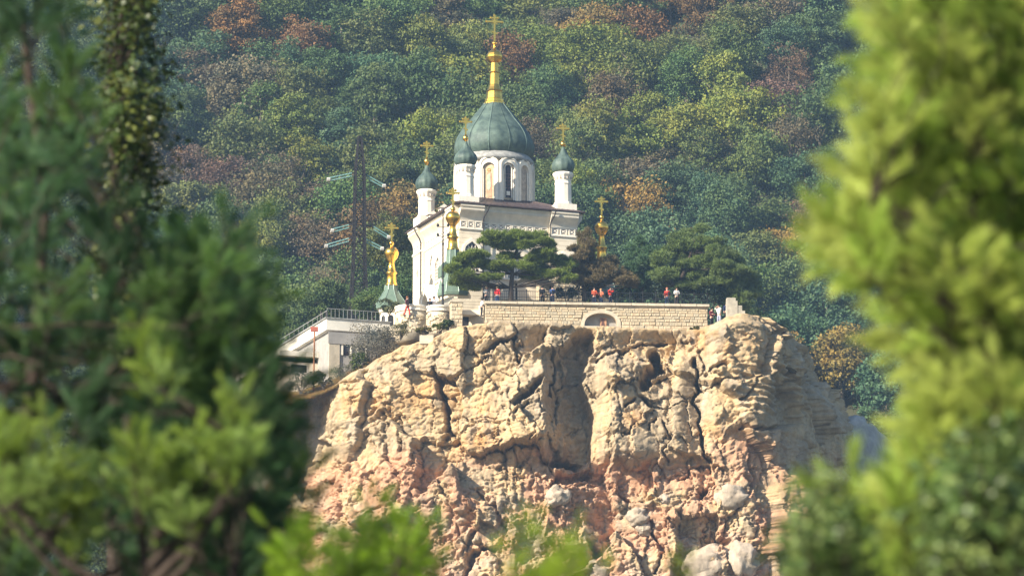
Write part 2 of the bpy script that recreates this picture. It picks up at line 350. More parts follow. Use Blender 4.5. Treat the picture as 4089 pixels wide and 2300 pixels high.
CR = [([(1735, 1470), (1752, 1560), (1768, 1640), (1795, 1740)], 13, 1.7), ([(1755, 1530), (1850, 1485), (1950, 1425)], 6, 1.0),
      ([(1945, 1405), (1985, 1368), (2060, 1338)], 12, 1.8), ([(2065, 1605), (2100, 1572), (2150, 1530)], 17, 2.2), ([(2062, 1650), (2100, 1615)], 7, 1.2),
      ([(2615, 1415), (2620, 1460), (2595, 1510), (2565, 1545)], 26, 4.0), ([(2500, 1622), (2545, 1608)], 10, 1.8), ([(2575, 1590), (2608, 1650)], 13, 2.4),
      ([(2768, 1420), (2792, 1490), (2790, 1555), (2758, 1600), (2780, 1660), (2810, 1750), (2838, 1850)], 9, 2.2), ([(2758, 1600), (2690, 1625), (2620, 1640)], 5, 1.2),
      ([(2790, 1553), (2860, 1530), (2925, 1518)], 5, 1.1), ([(2390, 1445), (2470, 1405), (2560, 1368), (2660, 1350)], 7, 1.3), ([(2840, 1485), (2905, 1470)], 9, 1.5),
      ([(2930, 1592), (2985, 1560), (3005, 1510)], 7, 1.2), ([(1430, 1668), (1490, 1652), (1520, 1635)], 6, 1.0), ([(1602, 1800), (1618, 1765)], 6, 1.0),
      ([(1800, 1682), (1900, 1676), (1990, 1664)], 4, .7), ([(1780, 1800), (1880, 1700), (1960, 1690)], 3, .5), ([(1585, 1650), (1600, 1720), (1612, 1780)], 5, .8),
      ([(2070, 1780), (2130, 1745)], 8, 1.2), ([(2225, 1845), (2280, 1832), (2330, 1848)], 26, 2.6), ([(2245, 1905), (2310, 1895), (2372, 1880)], 16, 1.6),
      ([(1848, 2290), (1872, 2225), (1920, 2190), (1975, 2190)], 13, 2.0), ([(2370, 2150), (2400, 2200), (2430, 2240)], 20, 1.8), ([(2880, 2160), (2930, 2165)], 20, 1.6),
      ([(2790, 1965), (2815, 1950)], 11, 1.5), ([(2480, 1745), (2520, 1720), (2545, 1700)], 6, 1.0), ([(2660, 1700), (2678, 1760), (2660, 1840)], 6, 1.1),
      ([(2600, 1720), (2625, 1700)], 9, 1.0), ([(1560, 1440), (1640, 1425)], 4, .6), ([(2200, 1400), (2215, 1480), (2205, 1560)], 7, 1.0), ([(3060, 1300), (3085, 1400), (3130, 1520), (3160, 1600)], 10, 1.6),
      ([(2440, 1950), (2520, 2000), (2600, 2010)], 6, .9), ([(2700, 1900), (2800, 1860), (2900, 1880)], 6, .9), ([(2950, 1700), (3050, 1720), (3130, 1690)], 8, 1.2),
      ([(1900, 1960), (1960, 2020), (2010, 2100)], 9, .9), ([(3000, 1800), (3040, 1900), (3020, 1980)], 8, .9), ([(2600, 2100), (2640, 2200), (2620, 2280)], 9, 1.0)]
jx = PX + 70 * (fbm(P / 1.2, 5, 201, .6) - .5); jy = PY + 70 * (fbm(P / 1.2, 5, 211, .6) - .5); wj = .35 + 1.5 * fbm(P / .8, 4, 221, .6)
for pts, w, dep in CR:
    x0 = min(p[0] for p in pts) - 4 * w; x1 = max(p[0] for p in pts) + 4 * w; y0 = min(p[1] for p in pts) - 4 * w; y1 = max(p[1] for p in pts) + 4 * w
    m = (PX > x0) & (PX < x1) & (PY > y0) & (PY < y1)
    dd = segdist(jx[m], jy[m], pts); D[m] -= dep * 1.1 * np.clip(1.25 - (dd / (.78 * w * wj[m])) ** 1.5, 0, 1)
# fade the relief toward the rim and the back
fr = np.repeat(np.interp(su, [s0[3], s0[5], s0[26], s0[28]], [.4, 1, 1, .45])[None], nv, 0).ravel()
topf = sstep(0, 0.9, drop.ravel()); D = D * fr * (0.35 + 0.65 * topf)
NX = np.repeat(unx[None], nv, 0).ravel(); NY = np.repeat(uny[None], nv, 0).ravel()
Vc = P.copy(); Vc[:, 0] += NX * D; Vc[:, 1] += NY * D; Vc[:, 2] += 0.5 * (fbm(P / 1.5, 3, 131) - .5) * topf + 0.35 * (fbm(np.stack([P[:, 0] / .8, P[:, 1] / .8, P[:, 2] * 0], 1), 3, 133) - .5)
# top rows folding inward over the rim
rows = [Vc[(nv - 1) * nu:nv * nu].copy()]
for kk, (inn, dz) in enumerate([(0.25, .12), (0.6, .2), (1.1, .22), (1.8, .15), (2.8, 0), (4, -.4), (6, -1.2)]):
    r_ = rows[0].copy(); r_[:, 0] -= unx * inn; r_[:, 1] -= uny * inn
    r_[:, 2] += dz + 0.25 * (fbm(r_ / 0.7, 3, 140) - .5) * min(1, inn); rows.append(r_)
Vc = np.concatenate([Vc] + rows[1:]); nvt = nv + len(rows) - 1
ii = (np.arange(nvt - 1)[:, None] * nu + np.arange(nu - 1)[None]).ravel()
Fq = np.stack([ii, ii + 1, ii + nu + 1, ii + nu], 1)
me = npmesh("cliff", Vc, Fq, M_ROCK, False)
# albedo of the limestone: cream, ochre stains, pink conglomerate, grey weathered skin
PXa, PYa = proj(Vc[:, 0], Vc[:, 1], Vc[:, 2])
cream = np.array([.50, .36, .205]); grey = np.array([.35, .285, .205]); och = np.array([.54, .31, .13]); pink = np.array([.51, .285, .18]); pale = np.array([.45, .37, .29]); blk = np.array([.19, .165, .14])
n1 = fbm(Vc / 3.2, 4, 301); n2 = fbm(Vc / 2.0, 4, 311); n3 = fbm(Vc / np.array([.9, .9, 5.0]), 4, 321); n4 = fbm(Vc / 1.1, 4, 331)
C = np.repeat(cream[None], len(Vc), 0)
def blend(C, c, w): return C * (1 - w[:, None]) + c[None] * w[:, None]
C = blend(C, grey, sstep(.47, .62, n1) * .65)
zo = lambda x0, y0, rx, ry: np.exp(-(((PXa - x0) / rx) ** 2 + ((PYa - y0) / ry) ** 2))
ow = zo(1850, 1640, 110, 60) + zo(1900, 1760, 130, 60) + zo(2530, 1660, 50, 50) + zo(1720, 1560, 60, 60) + .8 * zo(2700, 1370, 200, 35) + .7 * zo(2900, 1720, 150, 50) + .8 * zo(1500, 1600, 200, 60) + .6 * zo(2930, 1360, 120, 80)
C = blend(C, och, np.clip(ow, 0, 1) * sstep(.35, .6, n2) * .75)
pw = sstep(1760, 1930, PYa) * sstep(.34, .58, n2) + zo(2560, 1900, 120, 60) + zo(1620, 1850, 80, 60) + zo(2150, 1810, 90, 40) + zo(2980, 1780, 140, 60)
C = blend(C, pink, np.clip(pw, 0, 1) * .88)
C = blend(C, pale, sstep(1900, 2100, PYa) * sstep(.52, .68, n4) * .6)
C = blend(C, pale, sstep(.56, .70, n3) * (1 - sstep(1700, 1850, PYa)) * .5)
C = blend(C, grey, sstep(.54, .70, 1 - n3) * .45)
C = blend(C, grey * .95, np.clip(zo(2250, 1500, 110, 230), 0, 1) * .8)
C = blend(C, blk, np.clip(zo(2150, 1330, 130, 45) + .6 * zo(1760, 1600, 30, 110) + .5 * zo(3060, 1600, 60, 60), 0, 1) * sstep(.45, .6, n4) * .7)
C = blend(C, np.array([.33, .20, .085]), np.clip(.9 * zo(2780, 1330, 130, 26) + .7 * zo(2560, 1380, 160, 18), 0, 1) * sstep(.4, .6, n4))
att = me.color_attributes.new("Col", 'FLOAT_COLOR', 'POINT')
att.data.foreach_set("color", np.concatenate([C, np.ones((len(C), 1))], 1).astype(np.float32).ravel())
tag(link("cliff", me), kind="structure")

# plateau of the crag behind the rim
px_ = np.linspace(-23, 24.5, 104); py_ = np.concatenate([np.linspace(386.2, 392, 14), np.linspace(393, 500, 40)])
PXg, PYg = np.meshgrid(px_, py_); rz = np.array([rim_height(a, 0) for a in px_])
back = np.clip(PYg - 386.5, 0, 60)
up = np.where(PXg < -4, np.minimum(back * 0.42, np.interp(PXg, [-29, -16, -8, -4], [2.2, 2.2, 1.2, 0])), 0)
PZ = rz[None] - 0.55 + up - np.clip(PXg - 19.5, 0, 9) * .9 - np.clip(-20.2 - PXg, 0, 9) * 1.6 - np.clip(PYg - 412, 0, 90) * .12 + 0.25 * (fbm(np.stack([PXg.ravel(), PYg.ravel(), PXg.ravel() * 0], 1), 4, 9).reshape(PXg.shape) - .5)
V = np.stack([PXg.ravel(), PYg.ravel(), PZ.ravel()], 1); nx = len(px_)
ii = (np.arange(len(py_) - 1)[:, None] * nx + np.arange(nx - 1)[None]).ravel()
tag(link("plateau", npmesh("plateau", V, np.stack([ii, ii + 1, ii + nx + 1, ii + nx], 1), M_GRASS, True)), kind="structure")
def plateau_z(x, y):
    b = min(max(y - 386.5, 0), 60); u = min(b * .42, float(np.interp(x, [-29, -16, -8, -4], [2.2, 2.2, 1.2, 0]))) if x < -4 else 0
    return rim_height(x, 0) - .55 + u

# ------------------------------------------------------------------ rocks: displaced icospheres
def rock_mesh(name, rx, ry, rz_, seed, sub=4, amp=.25, col=(.50, .43, .35)):
    import bmesh
    bm = bmesh.new(); bmesh.ops.create_icosphere(bm, subdivisions=sub, radius=1.0)
    V = np.array([v.co[:] for v in bm.verts]); Fc = np.array([[v.index for v in f.verts] for f in bm.faces]); bm.free()
    Pq = V * 1.3 + seed * 7.1
    F1, F2, off, hid = voro(Pq, seed)
    d = 1 + amp * (2.2 * (off * (hid - .5)).sum(1) + (hid[:, 0] - .5)) + amp * (fbm(Pq * 2.5, 4, seed) - .5)
    V = V * d[:, None] * np.array([rx, ry, rz_])
    me = npmesh(name, V, Fc, M_ROCK)
    n = fbm(V / (rx * .6), 4, seed + 5)[:, None]; C = np.array(col)[None] * (.75 + .5 * n)
    a = me.color_attributes.new("Col", 'FLOAT_COLOR', 'POINT'); a.data.foreach_set("color", np.concatenate([C, np.ones((len(C), 1))], 1).astype(np.float32).ravel())
    return me
def on_cliff(px, py):
    """distance of the cliff surface seen at a photo pixel"""
    k = np.argmin((PX - px) ** 2 + (PY - py) ** 2); return Vc[k, 1]
for n, (px, py, w, h, lab) in enumerate([
        (2925, 1985, 62, 48, "big grey boulder lodged in the reddish rubble low on the right of the cliff"),
        (2545, 2062, 42, 38, "grey boulder in the middle of the pink rubble, above the smaller pale one"),
        (2572, 2112, 30, 24, "small pale boulder just below the grey one in the pink rubble"),
        (2598, 1868, 20, 17, "small white stone under the tall grey slab with the long crack"),
        (2650, 2000, 26, 26, "pale stone right of the dark twig tip in the rubble"),
        (2820, 2262, 95, 75, "large pale slab at the bottom edge of the cliff, left of its neighbour"),
        (2970, 2235, 62, 70, "pale pointed slab at the bottom of the cliff next to the leafy shrub"),
        (2225, 1985, 50, 40, "grey block under the foot of the shaded gully"),
        (2400, 2290, 60, 45, "pale grey block at the bottom edge below the gully"),
        (2820, 2080, 22, 20, "small stone between the big grey boulder and the pale slabs")]):
    Y = on_cliff(px, py); p = at(px, py, Y + 0.15)
    o = link("boulder", rock_mesh("boulder", w / 45, min(w, h) / 45 * .8, h / 45, 20 + n, 4, .28, (.44, .36, .28) if h > 20 else (.5, .42, .33)), None, p)
    o.rotation_euler = (0, R(random.uniform(-20, 20)), R(random.uniform(0, 30))); tag(o, lab, "boulder", "boulders in the lower cliff")
o = link("rock_outcrop", rock_mesh("rock_outcrop", 5.0, 6, 8.4, 77, 5, .16, (.42, .38, .34)), None, at(3400, 2040, 432))
tag(o, "shaded bluish rock outcrop behind the lower right side of the cliff", "rock outcrop")

# ================================================================== CHURCH
PHI = R(20)
T1 = at(1859, 800, 397.0)
A_IN = 0.95; UW, VW = 11.2, 12.6
ca, sa = math.cos(PHI), math.sin(PHI)
OX = T1.x - A_IN * ca + A_IN * sa; OY = T1.y - A_IN * sa - A_IN * ca
def lw(x, y): return OX + x * ca - y * sa, OY + x * sa + y * ca          # church frame -> world
Z0 = z_at(OY, 1236)
church = empty("church", (OX, OY, Z0), "white church with green onion domes and golden crosses on the cliff top", "church", None, PHI)
def lz(x, y, py): return z_at(lw(x, y)[1], py) - Z0                      # height above the church floor for a photo row
HT = lz(0, 0, 817); print("church wall height", HT)
# --- plan with pilasters: list of (axis range, proud)
def wall_profile(x, y):  # cavetto outward offset at height below top
    return 0
w = MB(); e0 = 0.0
w.box(0.5, UW - .5, 0.5, VW - .5, 0, HT - .1)
w.build("wall", M_PLASTER, church)
def face_M(side):
    """matrix mapping (s along face, y outward negative, z) to the church frame"""
    if side == 'f': return Matrix.Identity(4)
    if side == 'l': return Matrix.Translation((0, VW, 0)) @ Matrix.Rotation(-math.pi / 2, 4, 'Z')
    if side == 'r': return Matrix.Translation((UW, 0, 0)) @ Matrix.Rotation(math.pi / 2, 4, 'Z')
zc0, zc1, zf0, zb0 = HT - .52, HT - 1.42, HT - 2.05, HT - 2.25
def bay(side, s0_, s1_, pr):
    """one bay of the facade: cornice, cavetto, frieze, band; pr = plane offset (0 = pilaster, + = recessed)"""
    M = face_M(side); L = s1_ - s0_
    c = MB()
    c.prism([(s0_, 0), (s0_, 1)], 0, 0, M) if False else None
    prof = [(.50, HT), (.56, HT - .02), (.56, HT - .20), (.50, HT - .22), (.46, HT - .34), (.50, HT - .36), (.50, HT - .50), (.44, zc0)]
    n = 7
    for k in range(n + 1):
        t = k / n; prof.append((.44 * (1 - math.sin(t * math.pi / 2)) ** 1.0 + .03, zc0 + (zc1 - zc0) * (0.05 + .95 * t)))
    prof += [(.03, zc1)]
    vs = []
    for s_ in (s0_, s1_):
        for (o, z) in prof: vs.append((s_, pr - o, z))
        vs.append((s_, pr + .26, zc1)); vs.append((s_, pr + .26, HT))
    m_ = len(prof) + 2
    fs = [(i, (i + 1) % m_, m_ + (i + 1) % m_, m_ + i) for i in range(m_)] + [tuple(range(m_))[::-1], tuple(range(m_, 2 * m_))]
    c.add(vs, fs, M); c.build("cornice", mat("cornice shade grey", (.68, .61, .50), .9, var=.15, scale=1.2), church)  # greyer plaster colour carries the shade under the cornice
    b = MB(); b.box(s0_, s1_, pr, pr + .26, 0, zc1 - .004, M)
    b.build("pilaster" if pr == 0 else "wall_bay", M_PLASTER, church)
    t = MB(); t.box(s0_, s1_, pr - .10, pr - .002, zb0, zf0, M); t.box(s0_, s1_, pr - .14, pr - .002, zb0 + .06, zb0 + .14, M); t.build("string_course", M_TRIM, church)
    return M
pm = MB()   # one frieze panel: frame, recessed field, saltire
pm.ring([(-.30, .02), (-.30, .60), (.30, .60), (.30, .02)], [(-.24, .08), (-.24, .54), (.24, .54), (.24, .08)], -.07, 0)
pm.box(-.30, .30, -.07, 0, .0, .06)
for a_ in (38, -38):
    pm.box(-.27, .27, -.035, -.005, -.035, .035, Matrix.Translation((0, 0, .31)) @ Matrix.Rotation(R(a_), 4, 'Y'))
pm.lathe([(.08, -.02), (.08, .02)], seg=8, M=Matrix.Translation((0, -.03, .31)) @ Matrix.Rotation(R(90), 4, 'X'))
pme = bpy.data.meshes.new("frieze_panel"); pme.from_pydata(pm.v, [], pm.f); pme.materials.append(M_TRIM)
fm = MB(); fm.box(-.24, .24, -.012, -.004, .08, .54); fme = bpy.data.meshes.new("field"); fme.from_pydata(fm.v, [], fm.f); fme.materials.append(M_BEIGE)
def panels(side, s0_, s1_, pr):
    M = face_M(side); n = max(1, int(round((s1_ - s0_) / .70))); st = (s1_ - s0_) / n
    for k in range(n):
        o = link("frieze_panel", pme, church); o.matrix_local = M @ Matrix.Translation((s0_ + (k + .5) * st, pr, zf0 + .015))
        f_ = link("panel_field", fme, o)
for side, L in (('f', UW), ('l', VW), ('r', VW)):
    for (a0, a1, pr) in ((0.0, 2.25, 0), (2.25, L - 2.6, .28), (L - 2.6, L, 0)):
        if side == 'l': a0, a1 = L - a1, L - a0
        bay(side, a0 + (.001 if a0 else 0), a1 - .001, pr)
        if side != 'r': panels(side, a0 + .08, a1 - .08, pr)
# masonry coursing on the visible corner
cs = MB()
for side, L, rng in (('f', UW, ((.02, 2.22, 0), (2.28, UW - 2.63, .28), (UW - 2.57, UW - .02, 0))), ('l', VW, ((.02, 2.55, 0), (2.65, VW - 2.3, .28), (VW - 2.2, VW - .02, 0)))):
    for (a0, a1, pr) in rng:
        z = .5
        while z < zb0 - .25:
            cs.box(a0, a1, pr - .022, pr - .002, z, z + .40, face_M(side)); z += .43
o = cs.build("stone_course", M_PLASTER, church); o["kind"] = "stuff"
# roof: low hipped brown sheet
zR = HT + .02; c0 = (UW / 2, VW / 2)
rf = MB(); e = .62
zt = lz(c0[0], c0[1] - 3.2, 790) - .1
rf.add([(-e, -e, zR), (UW + e, -e, zR), (UW + e, VW + e, zR), (-e, VW + e, zR), (-e, -e, zR + .09), (UW + e, -e, zR + .09), (UW + e, VW + e, zR + .09), (-e, VW + e, zR + .09),
        (c0[0] - 3, c0[1] - 3, zt), (c0[0] + 3, c0[1] - 3, zt), (c0[0] + 3, c0[1] + 3, zt), (c0[0] - 3, c0[1] + 3, zt)],
       [(0, 3, 2, 1), (0, 1, 5, 4), (1, 2, 6, 5), (2, 3, 7, 6), (3, 0, 4, 7), (4, 5, 9, 8), (5, 6, 10, 9), (6, 7, 11, 10), (7, 4, 8, 11), (8, 9, 10, 11)])
roof = rf.build("roof", M_ROOF, church)
sm_ = MB()
for k in range(1, 22):
    x = -e + (UW + 2 * e) * k / 22; xt = c0[0] - 3 + 6 * k / 22
    sm_.tube([(x, -e, zR + .10), (xt, c0[1] - 3, zt + .01)], .025, 4)
    y = -e + (VW + 2 * e) * k / 22; yt = c0[1] - 3 + 6 * k / 22
    sm_.tube([(-e, y, zR + .10), (c0[0] - 3, yt, zt + .01)], .025, 4)
o = sm_.build("roof_seams", M_ROOF, roof); o["kind"] = "stuff"

def cross_mesh(h, ww, t):
    """eight-pointed cross with trefoil ends, height h, main arm half width ww"""
    m = MB(); zm = h * .74
    m.box(-t, t, -t * .7, t * .7, 0, h * .97)
    m.box(-ww, ww, -t * .72, t * .72, zm - t, zm + t); m.box(-ww * .46, ww * .46, -t * .72, t * .72, h * .88 - t * .8, h * .88 + t * .8)
    m.box(-ww * .42, ww * .42, -t * .74, t * .74, -t * .8, t * .8, Matrix.Translation((0, 0, h * .33)) @ Matrix.Rotation(R(24), 4, 'Y'))
    for (x, z) in ((-ww, zm), (ww, zm), (0, h * .97), (-ww * .46, h * .88), (ww * .46, h * .88)):
        r_ = t * 1.45
        m.lathe([(r_ * .2, -t * .8), (r_, -t * .5), (r_, t * .5), (r_ * .2, t * .8)], seg=8, M=Matrix.Translation((x, 0, z)) @ Matrix.Rotation(R(90), 4, 'X'))
    m.lathe([(ww * .26, -t * .6), (ww * .26, t * .6)], seg=12, M=Matrix.Translation((0, 0, zm)) @ Matrix.Rotation(R(90), 4, 'X'))
    for sx in (-1, 1):
        for sz in (-1, 1): m.tube([(sx * ww * .15, 0, zm + sz * ww * .15), (sx * ww * .40, 0, zm + sz * ww * .40)], t * .3, 4)
    return m
def px_prof(lst, x, y):
    return [(r / 45.0, lz(x, y, py)) for (r, py) in lst]
# --- central drum, dome, finial
DX, DY = A_IN + 4.65, A_IN + 5.35
drum = MB().lathe(px_prof([(146, 840), (146, 640)], DX, DY), DX, DY, 48).build("drum", M_PLASTER, church, True)
MB().lathe(px_prof([(161, 668), (166, 660), (160, 650), (152, 640), (146, 634), (140, 630)], DX, DY), DX, DY, 60).build("drum_cornice", M_LEAD, drum, True)
RB = 158 / 45
for k in range(12):
    # niche k, angle measured so that one faces -8 degrees from the camera axis
    an = R(-90) - PHI + R(-8 + 30 * k)
    M = Matrix.Translation((DX, DY, 0)) @ Matrix.Rotation(an + R(90), 4, 'Z') @ Matrix.Translation((0, -RB, 0))
    zb = lz(DX, DY, 838); ztop = lz(DX, DY, 657)
    H = ztop - zb; wo = 2 * RB * math.tan(R(15)) * 1.0
    a_ = MB(); op = arch_pts(wo * .99, H, zb); ip = arch_pts(1.16, H - .62, zb); a_.ring(op, ip, -.02, .36, M)
    ar = a_.build("niche_arch", M_TRIM, drum)
    b_ = MB(); b_.ring(arch_pts(wo * .90, H - .06, zb), arch_pts(wo * .90 - .22, H - .2, zb), -.09, -.022, M); b_.build("archivolt", M_TRIM, ar)
    n_ = MB()
    for sx in (-1, 1): n_.tube([(sx * .5, .1, zb), (sx * .5, .1, ztop - 1.2)], .06, 8, M)
    n_.build("colonnette", M_TRIM, ar)
    if k % 2 == 1:
        fr_ = MB(); fr_.ring(arch_pts(.74, H - 1.05, zb + .35), arch_pts(.60, H - 1.2, zb + .42), .10, .26, M); f2 = fr_.build("window", M_TRIM, drum)
        g_ = MB(); g_.prism(arch_pts(.6, H - 1.2, zb + .42), .20, .24, M); g_.build("pane", M_GLASS, f2)
        l_ = MB()
        for j in range(7): l_.box(-.3, .3, .17, .195, zb + .65 + j * .32, zb + .68 + j * .32, M)
        l_.box(-.015, .015, .168, .197, zb + .42, ztop - .8, M); l_.build("lattice", mat("window lattice", (.20, .11, .10), .6), f2)
        s_ = MB(); s_.box(-.17, .17, .12, .165, zb + .62, zb + 1.0, M); s_.build("sill_block", M_TRIM, f2)
    else:
        # flat painted saint-like figure in a robe (generic): halo, head, robe, green mantle, red ground
        if k != 0:
            p_ = MB(); p_.prism(arch_pts(.84, H - 1.0, zb + .3), .21, .25, M); ic = p_.build("niche_panel", mat("faded fresco", (.52, .44, .36), .8, var=.35, scale=3), drum); continue
        p_ = MB(); p_.prism(arch_pts(.84, H - 1.0, zb + .3), .21, .25, M); ic = p_.build("painted_panel", mat("icon ground", (.55, .42, .27), .7), drum)
        q = MB(); q.lathe([(.17, -.01), (.17, .01)], seg=14, M=M @ Matrix.Translation((0, .195, ztop - 1.30)) @ Matrix.Rotation(R(90), 4, 'X')); q.build("halo", M_GOLD, ic)
        q = MB(); q.prism([(-.25, zb + .45), (-.22, ztop - 1.6), (-.1, ztop - 1.45), (.1, ztop - 1.45), (.22, ztop - 1.6), (.25, zb + .45)], .18, .20, M); q.build("robe", mat("icon red robe", (.52, .29, .18), .7), ic)
        q = MB(); q.prism([(-.20, zb + 1.2), (-.18, ztop - 1.75), (.1, ztop - 1.6), (.16, zb + 1.4), (0, zb + 1.0)], .165, .178, M); q.build("mantle", mat("icon green mantle", (.36, .44, .34), .7), ic)
        q = MB(); q.lathe([(.09, -.012), (.09, .012)], seg=12, M=M @ Matrix.Translation((0, .17, ztop - 1.30)) @ Matrix.Rotation(R(90), 4, 'X')); q.build("face", M_SKIN, ic)
DP = [(140, 640), (152, 630), (161, 616), (165, 600), (164, 585), (161, 570), (155, 555), (146, 540), (135, 525), (122, 510), (108, 495), (95, 480), (83, 465), (70, 450), (58, 436), (48, 424), (44, 417)]
fac = lambda a: 1 - .018 * (1 - abs(math.cos(3 * (a - R(-98) + PHI)))) - .004 * math.cos(72 * a)
big = MB().lathe(px_prof(DP, DX, DY), DX, DY, 96, R(-98) - PHI, facet=fac).build("onion_dome", M_COPPER, church, True)
for k in range(12):
    a = R(-98) - PHI + R(30 * k); pts = [(DX + (r + .015) * math.cos(a), DY + (r + .015) * math.sin(a), z) for r, z in px_prof(DP, DX, DY)]
    MB().tube(pts, .05 if k % 2 == 0 else .022, 6).build("dome_seam", M_SEAM if k % 2 == 0 else M_COPPER, big)
GP = [(46, 424), (46, 414), (40, 410), (40, 402), (36, 398), (34, 388), (33, 378), (31, 370), (34, 366), (30, 360), (25, 350), (21, 340), (20, 310), (19, 296), (21, 292), (18, 288), (16, 262), (15, 252), (22, 250), (30, 243), (34, 232), (34, 226), (31, 218), (24, 209), (14, 202), (8, 196), (6, 190), (5, 180), (10, 177), (10, 172), (5, 168), (3, 166)]
gf = MB().lathe(px_prof(GP, DX, DY), DX, DY, 16).build("gilded_finial", M_GOLD, church, False)
cm = cross_mesh(lz(DX, DY, 60) - lz(DX, DY, 168), .72, .085).build("cross", M_GOLD, gf); cm.location = (DX, DY, lz(DX, DY, 168)); cm.rotation_euler = (0, 0, -PHI + R(8))
ch = MB()
for sx in (-1, 1):
    p0 = Vector((DX + sx * .68 * math.cos(-PHI), DY + sx * .68 * math.sin(-PHI), lz(DX, DY, 92))); p1 = Vector((DX + sx * .55 * ca, DY - sx * .55 * sa, lz(DX, DY, 212)))
    mid = (p0 + p1) / 2 + Vector((0, 0, -.2)); ch.tube([p0, mid, p1], .012, 4)
ch.build("stay_chain", M_GOLD, gf)

# --- corner turrets
def turret(x, y, rows, rs=1.0):
    """rows: base, cap, dome top, ball, cross top photo rows"""
    yb, ycap, ydb, ydm, ydt, yball, yx = rows
    d = MB().lathe(px_prof([(38 * rs, yb + 12), (38 * rs, yb - 22), (34 * rs, yb - 26), (33 * rs, ycap + 48), (35 * rs, ycap + 46), (35 * rs, ycap + 42), (33 * rs, ycap + 38), (33 * rs, ycap + 30), (36 * rs, ycap + 27), (37 * rs, ycap + 18), (42 * rs, ycap + 10), (43 * rs, ycap + 4), (40 * rs, ycap)], x, y), x, y, 12, R(15)).build("corner_turret", M_TRIM, church)
    h = ydb - ydt
    prof = [(38 * rs, ydb), (44 * rs, ydb - h * .09), (48 * rs, ydb - h * .22), (47.5 * rs, ydb - h * .30), (44 * rs, ydb - h * .40), (35 * rs, ydb - h * .52), (24 * rs, ydb - h * .64), (15 * rs, ydb - h * .76), (9 * rs, ydb - h * .88), (6 * rs, ydt)]
    MB().lathe(px_prof(prof, x, y), x, y, 48, facet=lambda a: 1 - .05 * (1 - abs(math.cos(6 * a)))).build("small_onion_dome", M_COPPER, d, True)
    MB().lathe(px_prof([(6, ydt + 2), (5, ydt - 4), (10, yball + 8), (12, yball), (9, yball - 9), (4, yball - 12), (3, yball - 16)], x, y), x, y, 14).build("gilded_ball", M_GOLD, d, True)
    c = cross_mesh(lz(x, y, yx) - lz(x, y, yball - 12), .50, .075).build("cross", M_GOLD, d); c.location = (x, y, lz(x, y, yball - 12)); c.rotation_euler = (0, 0, -PHI + R(8))
    fr_ = MB()
    for k in range(14):
        a = 2 * math.pi * k / 14; rr = 35.5 / 45 * rs; fr_.box(-.07, .07, -.04, .02, 0, .2, Matrix.Translation((x + rr * math.cos(a), y + rr * math.sin(a), lz(x, y, ycap + 26))) @ Matrix.Rotation(a + R(90), 4, 'Z'))
    fr_.build("turret_frieze", M_BEIGE, d)
    p = MB(); p.box(x - .95, x + .95, y - .95, y + .95, HT + .11, lz(x, y, yb - 14)); p.build("turret_plinth", M_TRIM, d)
turret(A_IN, A_IN, (806, 664, 660, 640, 567, 553, 468))
turret(A_IN + 9.3, A_IN, (836, 693, 690, 668, 588, 577, 496))
turret(A_IN, A_IN + 10.7, (884, 762, 760, 728, 662, 645, 566))
turret(A_IN + 9.3, A_IN + 10.7, (914, 794, 792, 758, 692, 675, 596))
# --- downpipes
for (x, y, offx) in ((2.27, .0, 0), (UW - 2.62, .0, 0)):
    MB().tube([(x + .35, -.72, HT + .02), (x + .30, -.66, HT - .35), (x + .02, -.30, HT - 1.0), (x, -.12, HT - 1.35), (x, -.11, HT - 4), (x, -.11, .3)], .055, 8).build("downpipe", M_STEEL, church)
MB().tube([(-.72, VW - 2.3, HT), (-.6, VW - 2.35, HT - .4), (-.25, VW - 2.4, HT - 1.0), (-.1, VW - 2.4, HT - 1.4), (-.1, VW - 2.4, .2)], .055, 8).build("downpipe", M_STEEL, church)
# --- windows
def big_window(side, s_, zb, w_, h_, keel=0.0, pr=0.0, name="window", pm_=None):
    M = face_M(side) @ Matrix.Translation((s_, pr, 0))
    f_ = MB(); f_.ring(arch_pts(w_ + .5, h_ + .3, zb, keel), arch_pts(w_, h_, zb, keel), -.16, -.002, M)
    f_.box(-w_ / 2 - .3, w_ / 2 + .3, -.2, -.002, zb - .16, zb - .003, M); fo = f_.build(name, M_TRIM, church)
    g_ = MB(); g_.prism(arch_pts(w_ - .005, h_ - .004, zb + .002, keel), -.04, -.025, M); g_.build("pane", pm_ or M_GLASS, fo)
    l_ = MB(); n = int(w_ / .28)
    for k in range(1, n): l_.box(-w_ / 2 + k * w_ / n - .025, -w_ / 2 + k * w_ / n + .025, -.08, -.045, zb, zb + h_ * .86, M)
    for k in range(1, int(h_ / .3)): l_.box(-w_ / 2 + .02, w_ / 2 - .02, -.085, -.046, zb + k * .3 - .02, zb + k * .3 + .02, M) if k * .3 < h_ - w_ / 2 else None
    for k in range(5):
        a = R(20 + 35 * k); r_ = w_ / 2 * .93; zc = zb + h_ - w_ / 2 * (1 + keel)
        l_.tube([(0, -.06, zc) if not M else M @ Vector((0, -.06, zc)), M @ Vector((r_ * math.cos(a), -.06, zc + r_ * math.sin(a)))], .02, 4)
    l_.build("lattice", M_TRIM, fo)
big_window('f', 1.2, lz(1.2, 0, 1085), 1.35, lz(1.2, 0, 965) - lz(1.2, 0, 1085), .25)
big_window('f', 5.0, lz(5, 0, 1110), 3.6, lz(5, 0, 1035) - lz(5, 0, 1110) + .3, 0, .28, pm_=M_LEAD)
big_window('f', UW - 1.3, lz(UW - 1.3, 0, 1100), 1.2, 1.9, .25)
big_window('l', VW - 6.2, lz(0, 6.2, 1120), 1.5, 2.2, .25, .28)
